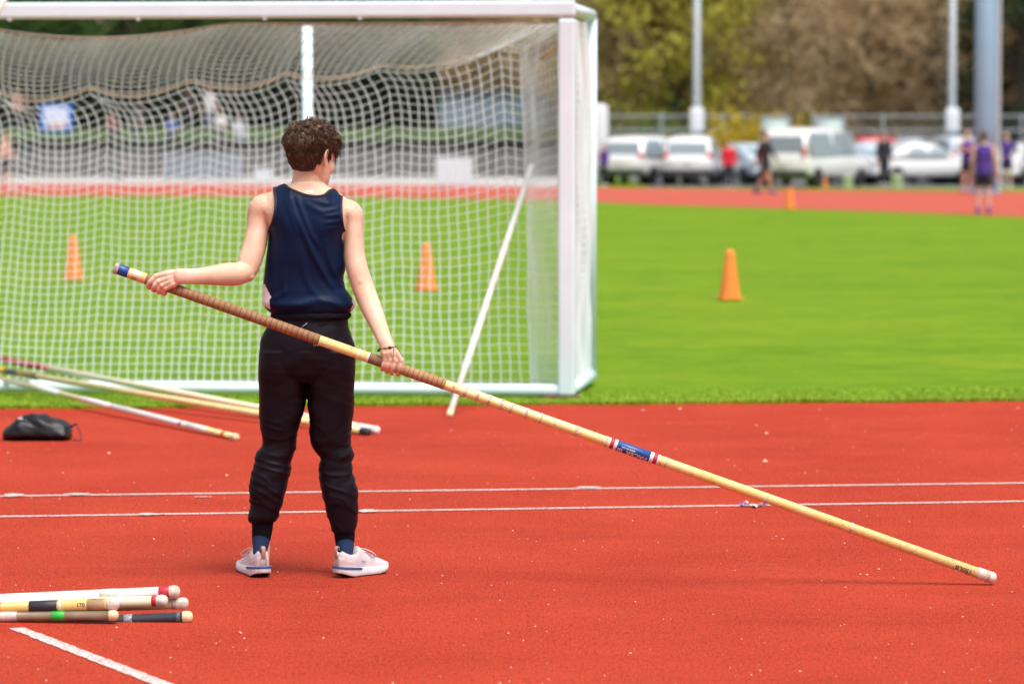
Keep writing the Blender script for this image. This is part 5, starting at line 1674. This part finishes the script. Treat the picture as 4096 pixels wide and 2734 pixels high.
def car(x, y, rz, kind, paint, label, z=0.0, loc=None, group='cars parked beyond the far track'):
    if kind not in CARK: CARK[kind] = car_meshes(kind)
    m = CARK[kind]
    root = empty('parked_car', loc if loc is not None else GV(x, y), rz)
    tag(root, label, 'car', group)
    def part(nm, me, mt, off=None, par=root):
        me2 = me
        if me.materials and me.materials[0] != mt:
            me2 = me.copy(); me2.materials.clear()
        o = mob(nm, me2, mt, par)
        if off: o.location = off
        return o
    part('body', m['body'], paint); part('cabin', m['cabin'], paint)
    part('rear_window', m['rear_window'], M_GLASS); part('windscreen', m['windscreen'], M_GLASS)
    for q in m['side']: part('side_window', q, M_GLASS)
    for s in (1, -1):
        px, py, pz = m['tail_pos']; part('tail_light', m['tail'], M_TAILL, (s * px, py, pz))
        px, py, pz = m['head_pos']; part('headlight', m['head'], M_LAMP, (s * px, py, pz))
    part('bumper', m['bumper'], M_DARKP if kind != 'sedan' else paint); part('number_plate', m['plate'], M_PLATE)
    for wp in m['wheels']:
        wv = part('wheel', m['tyre'], M_TYRE, wp)
        part('rim', m['rim'], M_RIM, None, wv)
def paint(n, c): return mat(n, c, .25, coat=.8, spec=.5)
WHITEP = paint('white_car_paint', (.78, .79, .80)); SILV = paint('silver_car_paint', (.46, .50, .55)); PBLUE = paint('pale_blue_car_paint', (.48, .58, .66)); GREYP = paint('grey_car_paint', (.22, .25, .28))
car(1405, 421, R(12), 'sedan', SILV, 'silver sedan nearest the goal post')
car(1488, 423, R(-28), 'suv', WHITEP, 'white sport utility vehicle left of the first thin light pole')
car(1590, 424, R(-8), 'suv', WHITEP, 'white sport utility vehicle parked right below the first thin light pole')
car(1718, 423, R(20), 'sedan', PBLUE, 'pale blue sedan between the red jacket and the black hooded top')
car(1868, 428, R(-30), 'van', WHITEP, 'white van behind the small orange cones')
car(1975, 421, R(10), 'sedan', PBLUE, 'pale blue sedan just right of the white van')
car(2105, 424, R(-62), 'sedan', WHITEP, 'white sedan turned sideways left of the athletes')
car(2175, 421, R(15), 'suv', SILV, 'silver sport utility vehicle behind the second thin light pole')
car(2312, 424, R(-20), 'sedan', WHITEP, 'white sedan behind the athlete with hands on hips')
car(2400, 424, R(10), 'suv', SILV, 'silver sport utility vehicle at the right edge of the picture')
car(1990, 412, R(5), 'suv', paint('red_car_paint', (.42, .05, .06)), 'red roofed car farther back behind the person in black', loc=PV(1990, 405, 128) * np.array([1, 1, 0]))
car(2090, 412, R(-5), 'suv', GREYP, 'dark grey car farther back right of the red one', loc=PV(2085, 405, 129) * np.array([1, 1, 0]))
pw_ = PV(1175, 330, 151)
car(0, 0, R(70), 'van', WHITEP, 'white vehicle parked behind the concrete wall, seen through the net', loc=(pw_[0], 151, 0.15))

# ------------------------------------------------------------------ poles and fence beyond the cars
M_GALV = mat('galvanised_steel', (.38, .43, .46), .5, metal=.3, var=.06, vscale=2)
M_BLUEG = mat('blue_grey_paint', (.21, .33, .45), .5, var=.05, vscale=1)
def lamp_post(x, Yd, label, flare=False):
    p = PV(x, 312, Yd)
    root = empty('light_pole', (p[0], Yd, 0)); tag(root, label, 'pole')
    mob('shaft', lathe([(.15, 0), (.145, 1), (.11, 9.5)], 16), M_GALV, root)
    mob('base_plate', to_mesh('base_plate', rbox((0, 0, .03), (.45, .45, .06), .01), smooth=False), M_GALV, root)
    z = 1.69 + (312 - 276) * Yd / 7830
    mob('control_box', to_mesh('control_box', rbox((0, -.18, z), (.50, .28, .86), .12, 4), smooth=True), mat('pale_grey_box', (.66, .69, .74), .45), root)
    for s in (-1, 1):
        z0 = 6.4 if flare else 8.6
        mob('bracket_arm', tube([(0, 0, z0), (s * .5, 0, z0 + .9)], .045, seg=8), M_GALV, root)
        hd = mob('lamp_head', to_mesh('lamp_head', rbox((s * .85, 0, z0 + .98), (.75, .34, .14), .05, 3)), M_GALV, root)
        mob('lens', to_mesh('lens', box((s * .9, 0, z0 + .905), (.5, .24, .012))), M_LAMP, hd)
lamp_post(1598, 121, 'thin grey light pole with a pale box, left of the two')
lamp_post(2183, 121, 'thin grey light pole with a pale box near the athletes', True)
p = PV(2260, 312, 100)
fp = empty('floodlight_mast', (p[0], 100, 0)); tag(fp, 'thick blue grey mast rising behind the athletes at the right', 'mast')
mob('shaft', lathe([(.33, 0), (.33, 2), (.29, 12)], 24), M_BLUEG, fp)
mob('flange', lathe([(.45, 0), (.45, .05), (.34, .06)], 24), M_BLUEG, fp)
mob('edge_strip', tube([(.36, -.1, 0), (.36, -.1, 10.5)], .06, seg=10), mat('pale_edge_strip', (.5, .58, .64), .4), fp)  # pale strip up the right edge of the mast
mob('crossarm', to_mesh('crossarm', rbox((0, 0, 11.6), (3.2, .14, .14), .02), smooth=False), M_BLUEG, fp)
for k in range(4):
    mob('floodlight', to_mesh('floodlight', rbox((-1.35 + .9 * k, -.2, 11.75), (.55, .3, .5), .05), smooth=False), M_GALV, fp)

def fence(x0, x1, Yd, label, h=2.45):
    a, b = PV(x0, 312, Yd)[0], PV(x1, 312, Yd)[0]
    root = empty('chain_link_fence', (a, Yd, 0)); tag(root, label, 'fence')
    Wd = b - a
    n = max(2, int(round(Wd / 2.6)))
    for k in range(n + 1):
        mob('post', lathe([(.04, 0), (.04, h + .05), (.02, h + .09)], 10), M_GALV, root).location = (Wd * k / n, 0, 0)
    for z in (h, h - .55, .12):
        mob('rail', tube([(0, 0, z), (Wd, 0, z)], .026, seg=8), M_GALV, root)
    V, Fs = [], []
    sp = .085
    for s in (1, -1):
        for q in np.arange(-h, Wd + h, sp):
            x_0, x_1 = (q, q + h) if s > 0 else (q + h, q)
            t0, t1 = 0.0, 1.0
            dx = x_1 - x_0
            ta, tb = sorted(((0 - x_0) / dx, (Wd - x_0) / dx))
            t0, t1 = max(0, ta), min(1, tb)
            if t1 - t0 < .01: continue
            p0, p1 = (x_0 + dx * t0, h * t0 + .02), (x_0 + dx * t1, h * t1 + .02)
            k = len(V)
            V += [(p0[0] - .004, 0, p0[1]), (p0[0] + .004, .004 * s, p0[1]), (p1[0] + .004, .004 * s, p1[1]), (p1[0] - .004, 0, p1[1])]
            Fs.append((k, k + 1, k + 2, k + 3))
    o = mob('wire_mesh', fast_mesh('wire_mesh', V, Fs), mat('green_grey_wire', (.26, .33, .30), .6), root)
    o['kind'] = 'stuff'
fence(1376, 1798, 130, 'tall chain link fence behind the cars, section nearer the goal')
fence(1866, 3300, 131, 'tall chain link fence behind the cars, long section on the right')
# pale gate panels and posts standing at the fence gap
for x, lab in ((1780, 'pale green gate panel at the right end of the nearer fence'), (1905, 'pale green gate panel at the left end of the long fence')):
    q = PV(x, 312, 127)
    g = empty('gate_panel', (q[0], 127, 0)); tag(g, lab, 'gate')
    mob('frame', to_mesh('frame', join(box((-.5, 0, 1.2), (.08, .08, 2.4)), box((.5, 0, 1.2), (.08, .08, 2.4)), box((0, 0, 2.36), (.92, .06, .06)), box((0, 0, .15), (.92, .06, .06))), smooth=False), M_GALV, g)
    mob('screen', to_mesh('screen', box((0, 0, 1.25), (.92, .02, 2.14))), mat('pale_green_screen', (.40, .50, .47), .7), g)
q = PV(1365, 312, 119)
g = empty('round_topped_post', (q[0], 119, 0)); tag(g, 'pale grey round topped cabinet peeping out right of the goal post', 'cabinet')
mob('cabinet', to_mesh('cabinet', rbox((0, 0, 1.4), (.9, .5, 2.8), .2, 4)), mat('pale_grey_box', (.66, .69, .74), .45), g)
for x, y, lab, s in ((1945, 430, 'round white bucket left of the person in black', .40), (2058, 431, 'round white bucket right of the person in black', .42), (2335, 424, 'round white bucket on the grass right of the athletes', .42)):  # white drums added to stand for blurred bright glints
    q = GV(x, y)
    g = empty('glint', q); tag(g, lab, 'glint')
    mob('glint_drum', lathe([(s * .36, 0), (s * .38, .02), (s * .46, s * .92), (s * .49, s * .93), (s * .49, s * .97), (s * .44, s * .97)], 20), M_LWHITE, g)
    mob('lid', lathe([(s * .49, s * .975), (s * .49, s * 1.02), (s * .40, s * 1.05)], 20), M_LWHITE, g)
    mob('glint_hoop', tube([(s * .47 * math.cos(a), -.02 - s * .25 * math.sin(a), s * .9 - s * .3 * math.sin(a)) for a in np.linspace(0, math.pi, 12)], .006, seg=6), M_GALV, g)

# ------------------------------------------------------------------ trees and the wooded slope behind
def hill():
    nx, ny = 90, 16
    V, Fs = [], []
    for i in range(nx + 1):
        for j in range(ny + 1):
            x = -140 + 280 * i / nx
            t = j / ny
            V.append((x, 168 + 130 * t, 30 * t ** .8 + 1.6 * noise.noise(Vector((x * .06, t * 4, 1))) - .1))
    for i in range(nx):
        for j in range(ny):
            a = i * (ny + 1) + j
            Fs.append((a, a + ny + 1, a + ny + 2, a + 1))
    o = mob('wooded_hillside', (V, Fs), mat('leaf_litter', (.17, .14, .08), .95, col2=(.27, .22, .12), vscale=.25))
    o['kind'] = 'structure'
hill()
def leaf_mat(name, c, c2):
    if name in _M: return _M[name]
    m = mat(name, c, .7, col2=c2, vscale=.9, spec=.2)
    n, L = m.node_tree.nodes, m.node_tree.links
    b, out = n['Principled BSDF'], n['Material Output']
    tr = n.new('ShaderNodeBsdfTranslucent')
    L.new(b.inputs['Base Color'].links[0].from_socket, tr.inputs['Color'])
    mx = n.new('ShaderNodeMixShader')
    mx.inputs[0].default_value = .45
    L.new(b.outputs[0], mx.inputs[1]); L.new(tr.outputs[0], mx.inputs[2]); L.new(mx.outputs[0], out.inputs['Surface'])
    return m
def crown_mesh(name, seed, h, rad, z0, n, size, narrow, stretch=1.0, conif=False):
    rs = np.random.default_rng(seed)
    ncl = 80 if not conif else 120
    cl = []
    while len(cl) < ncl:
        q = rs.uniform(-1, 1, 3)
        d = np.linalg.norm(q)
        if d > 1 or d < .30: continue
        if conif:
            t = rs.random()
            a = rs.random() * 6.28
            rr_ = rad * (1 - t) ** .8 * (.55 + .45 * rs.random())
            cl.append((rr_ * math.cos(a), rr_ * math.sin(a), z0 + (h - z0) * t))
        else:
            cl.append((q[0] * rad, q[1] * rad, (z0 + h) / 2 + q[2] * (h - z0) / 2))
    cl = np.array(cl)
    cs = rs.uniform(.5, 1.25, ncl) * (.95 if not conif else .7)
    k = rs.integers(0, ncl, n)
    c = cl[k] + rs.normal(size=(n, 3)) * cs[k][:, None] * np.array([.75, .75, .55])
    a = rs.normal(size=(n, 3)); a /= np.linalg.norm(a, axis=1)[:, None]
    b = np.cross(a, rs.normal(size=(n, 3))); b /= np.linalg.norm(b, axis=1)[:, None]
    s = size * rs.uniform(.6, 1.3, n)[:, None]
    a, b = a * s * stretch, b * s * narrow
    V = np.stack([c - a * .5, c + b * .5, c + a * .5, c - b * .5], 1).reshape(-1, 3)
    V[:, 2] = np.maximum(V[:, 2], .15)
    return fast_mesh(name, V, np.arange(n * 4).reshape(-1, 4)), cl
def trunk_mesh(name, seed, h, cl, r0):
    rs = random.Random(seed)
    P = [tube([(0, 0, -.3), (rs.uniform(-.1, .1), 0, h * .25), (rs.uniform(-.3, .3), rs.uniform(-.2, .2), h * .55), (rs.uniform(-.4, .4), 0, h * .9)], [r0 * 1.2, r0, r0 * .65, r0 * .15], seg=9)]
    for c in cl[:46]:
        z = min(c[2] * .55, h * .7) + rs.uniform(0, .8)
        P.append(tube([(0, 0, z), (c[0] * .5, c[1] * .5, z * .45 + c[2] * .55), tuple(c)], [r0 * .28, r0 * .16, r0 * .05], seg=5))
    return to_mesh(name, join(*P))
SPEC = {}
def species(key, **k):
    tr = k.pop('trunk'); lf = k.pop('leaf'); seeds = k.pop('seeds')
    SPEC[key] = []
    for sd in seeds:
        cm, cl = crown_mesh('crown', sd, **k)
        tm = trunk_mesh('trunk', sd, k['h'], cl, .26)
        cm.materials.append(lf); tm.materials.append(tr)
        SPEC[key].append((tm, cm))
BARK = mat('bark', (.085, .065, .05), .9, var=.3, vscale=3)
BARKP = mat('bark_pale', (.17, .14, .10), .9, var=.3, vscale=3)
species('bare', seeds=(1, 2, 3), h=13, rad=4.2, z0=1.2, n=9000, size=.60, narrow=.10, trunk=BARKP, leaf=leaf_mat('brown_twigs', (.54, .41, .24), (.68, .54, .34)))
species('olive', seeds=(4, 5), h=12, rad=3.8, z0=1.0, n=9000, size=.34, narrow=.6, trunk=BARK, leaf=leaf_mat('olive_buds', (.42, .34, .15), (.55, .45, .23)))
species('spring', seeds=(6, 7), h=12, rad=3.4, z0=1.4, n=9000, size=.32, narrow=.7, trunk=BARK, leaf=leaf_mat('spring_leaves', (.38, .36, .05), (.50, .46, .09)))
species('ever', seeds=(8, 9, 10), h=15, rad=4.0, z0=.6, n=10000, size=.42, narrow=.4, trunk=BARK, leaf=leaf_mat('dark_needles', (.028, .05, .022), (.06, .095, .04)), conif=True)
species('green', seeds=(11, 12), h=11, rad=3.8, z0=.8, n=9000, size=.34, narrow=.65, trunk=BARK, leaf=leaf_mat('fresh_green_leaves', (.06, .12, .03), (.11, .19, .05)))
def tree(kind, x, Yd, s, label, z=0.0, group='trees behind the sports ground'):
    v = SPEC[kind][int(abs(x) * 7 + Yd) % len(SPEC[kind])]
    p = PV(x, 312, Yd)
    root = empty('tree', (p[0], Yd, z), (x * 1.7) % 6.28, s)
    tag(root, label, 'tree', group)
    mob('trunk', v[0], None, root); mob('crown', v[1], None, root)
B_ = 'bare brown tree in the blurred wood behind the parked cars'
for x, Y_, s in ((1700, 150, 1.0), (1800, 142, .95), (1905, 152, 1.05), (1985, 144, .95), (2075, 150, 1.05), (2150, 143, .9), (2235, 152, 1.05), (2400, 150, 1.0), (2480, 144, 1.0), (2570, 150, 1.05), (2660, 145, .95), (2760, 151, 1.05), (2870, 146, 1.0), (2980, 152, 1.1), (3100, 147, 1.0), (1850, 160, 1.1), (2030, 162, 1.1), (2190, 163, 1.1), (2320, 160, 1.1)):
    tree('bare', x, Y_, s, B_)
O_ = 'olive budding tree among the bare ones, between goal post and first light pole'
for x, Y_, s in ((1400, 150, 1.0), (1475, 143, .9), (1440, 161, 1.1)):
    tree('olive', x, Y_, s, O_)
tree('spring', 1545, 141, 1.0, 'bright yellow green tree left of the first thin light pole')
tree('spring', 1640, 158, .85, 'yellow green tree just right of the first thin light pole')
tree('olive', 1575, 162, 1.15, 'tall olive tree behind the bright yellow green one')
tree('ever', 2345, 139, .9, 'dark evergreen at the right edge beyond the mast')
E_ = 'dark evergreen tree behind the grass bank, seen through the goal net'
for x, Y_, s in ((-60, 172, 1.0), (60, 166, .9), (170, 174, 1.05), (280, 167, .95), (390, 173, 1.0), (560, 172, 1.05), (690, 167, .95), (800, 174, 1.05)):
    tree('ever', x, Y_, s, E_, z=2.5)
GN_ = 'mid green leafy tree behind the grass bank, seen through the goal net'
for x, Y_, s in ((110, 160, .8), (470, 161, .85), (620, 160, .75), (740, 161, .85), (860, 160, .8), (930, 168, .95)):
    tree('green', x, Y_, s, GN_, z=2.4)
BN_ = 'bare brown tree behind the blue grey shed, seen through the goal net'
for x, Y_, s in ((1000, 168, 1.0), (1090, 170, 1.0), (1180, 167, 1.0), (1270, 169, 1.0), (1335, 160, .95)):
    tree('bare', x, Y_, s, BN_)
# clipped dark hedge along the top of the bank
def hedge():
    rs = np.random.default_rng(21)
    x0, x1 = PV(-900, 312, 153)[0], PV(1000, 312, 153)[0]
    root = empty('hedge', ((x0 + x1) / 2, 153, 1.9)); tag(root, 'long dark green hedge along the top of the bank behind the spectators', 'hedge')
    n = 26000
    c = np.stack([rs.uniform(x0, x1, n) - (x0 + x1) / 2, rs.uniform(-.9, .9, n), rs.uniform(0, 1, n) ** .8 * 2.8], 1)
    bump = np.array([noise.noise(Vector((q[0] * .5, q[2], 3))) for q in c])
    c[:, 2] *= 1 + .45 * bump
    c[:, 1] *= 1 + .4 * bump
    a = rs.normal(size=(n, 3)); a /= np.linalg.norm(a, axis=1)[:, None]
    b = np.cross(a, rs.normal(size=(n, 3))); b /= np.linalg.norm(b, axis=1)[:, None]
    s = rs.uniform(.12, .34, n)[:, None]
    V = np.stack([c - a * s, c + b * s * .6, c + a * s, c - b * s * .6], 1).reshape(-1, 3)
    mob('foliage', fast_mesh('foliage', V, np.arange(n * 4).reshape(-1, 4)), leaf_mat('hedge_leaves', (.025, .045, .02), (.055, .085, .035)), root)['kind'] = 'stuff'
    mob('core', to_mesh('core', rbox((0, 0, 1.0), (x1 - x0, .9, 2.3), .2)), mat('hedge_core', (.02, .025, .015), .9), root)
hedge()
# low shrubs along the fence
def shrub(x, Yd, s, lf, label):
    cm, cl = crown_mesh('foliage', int(x), h=2.2, rad=1.1, z0=.1, n=1800, size=.22, narrow=.6)
    cm.materials.append(lf)
    p = PV(x, 312, Yd)
    root = empty('shrub', (p[0], Yd, 0), 0, s); tag(root, label, 'shrub')
    mob('foliage', cm, None, root)
    mob('stem', join(*[tube([(0, 0, -.05), (.5 * math.cos(a), .5 * math.sin(a), .8), (.8 * math.cos(a), .8 * math.sin(a), 1.6)], [.03, .02, .008], seg=6) for a in (0, 1.3, 2.6, 3.9, 5.1)]), BARK, root)
shrub(1703, 129, 1.05, leaf_mat('yellow_blossom', (.48, .36, .02), (.62, .48, .05)), 'yellow flowering shrub behind the red jacket')
shrub(1835, 134, .9, leaf_mat('spring_leaves', (.38, .36, .05), (.50, .46, .09)), 'yellow green shrub in the fence gap')
shrub(1520, 133, 1.0, leaf_mat('fresh_green_leaves', (.06, .12, .03), (.11, .19, .05)), 'green shrub behind the fence near the first light pole')
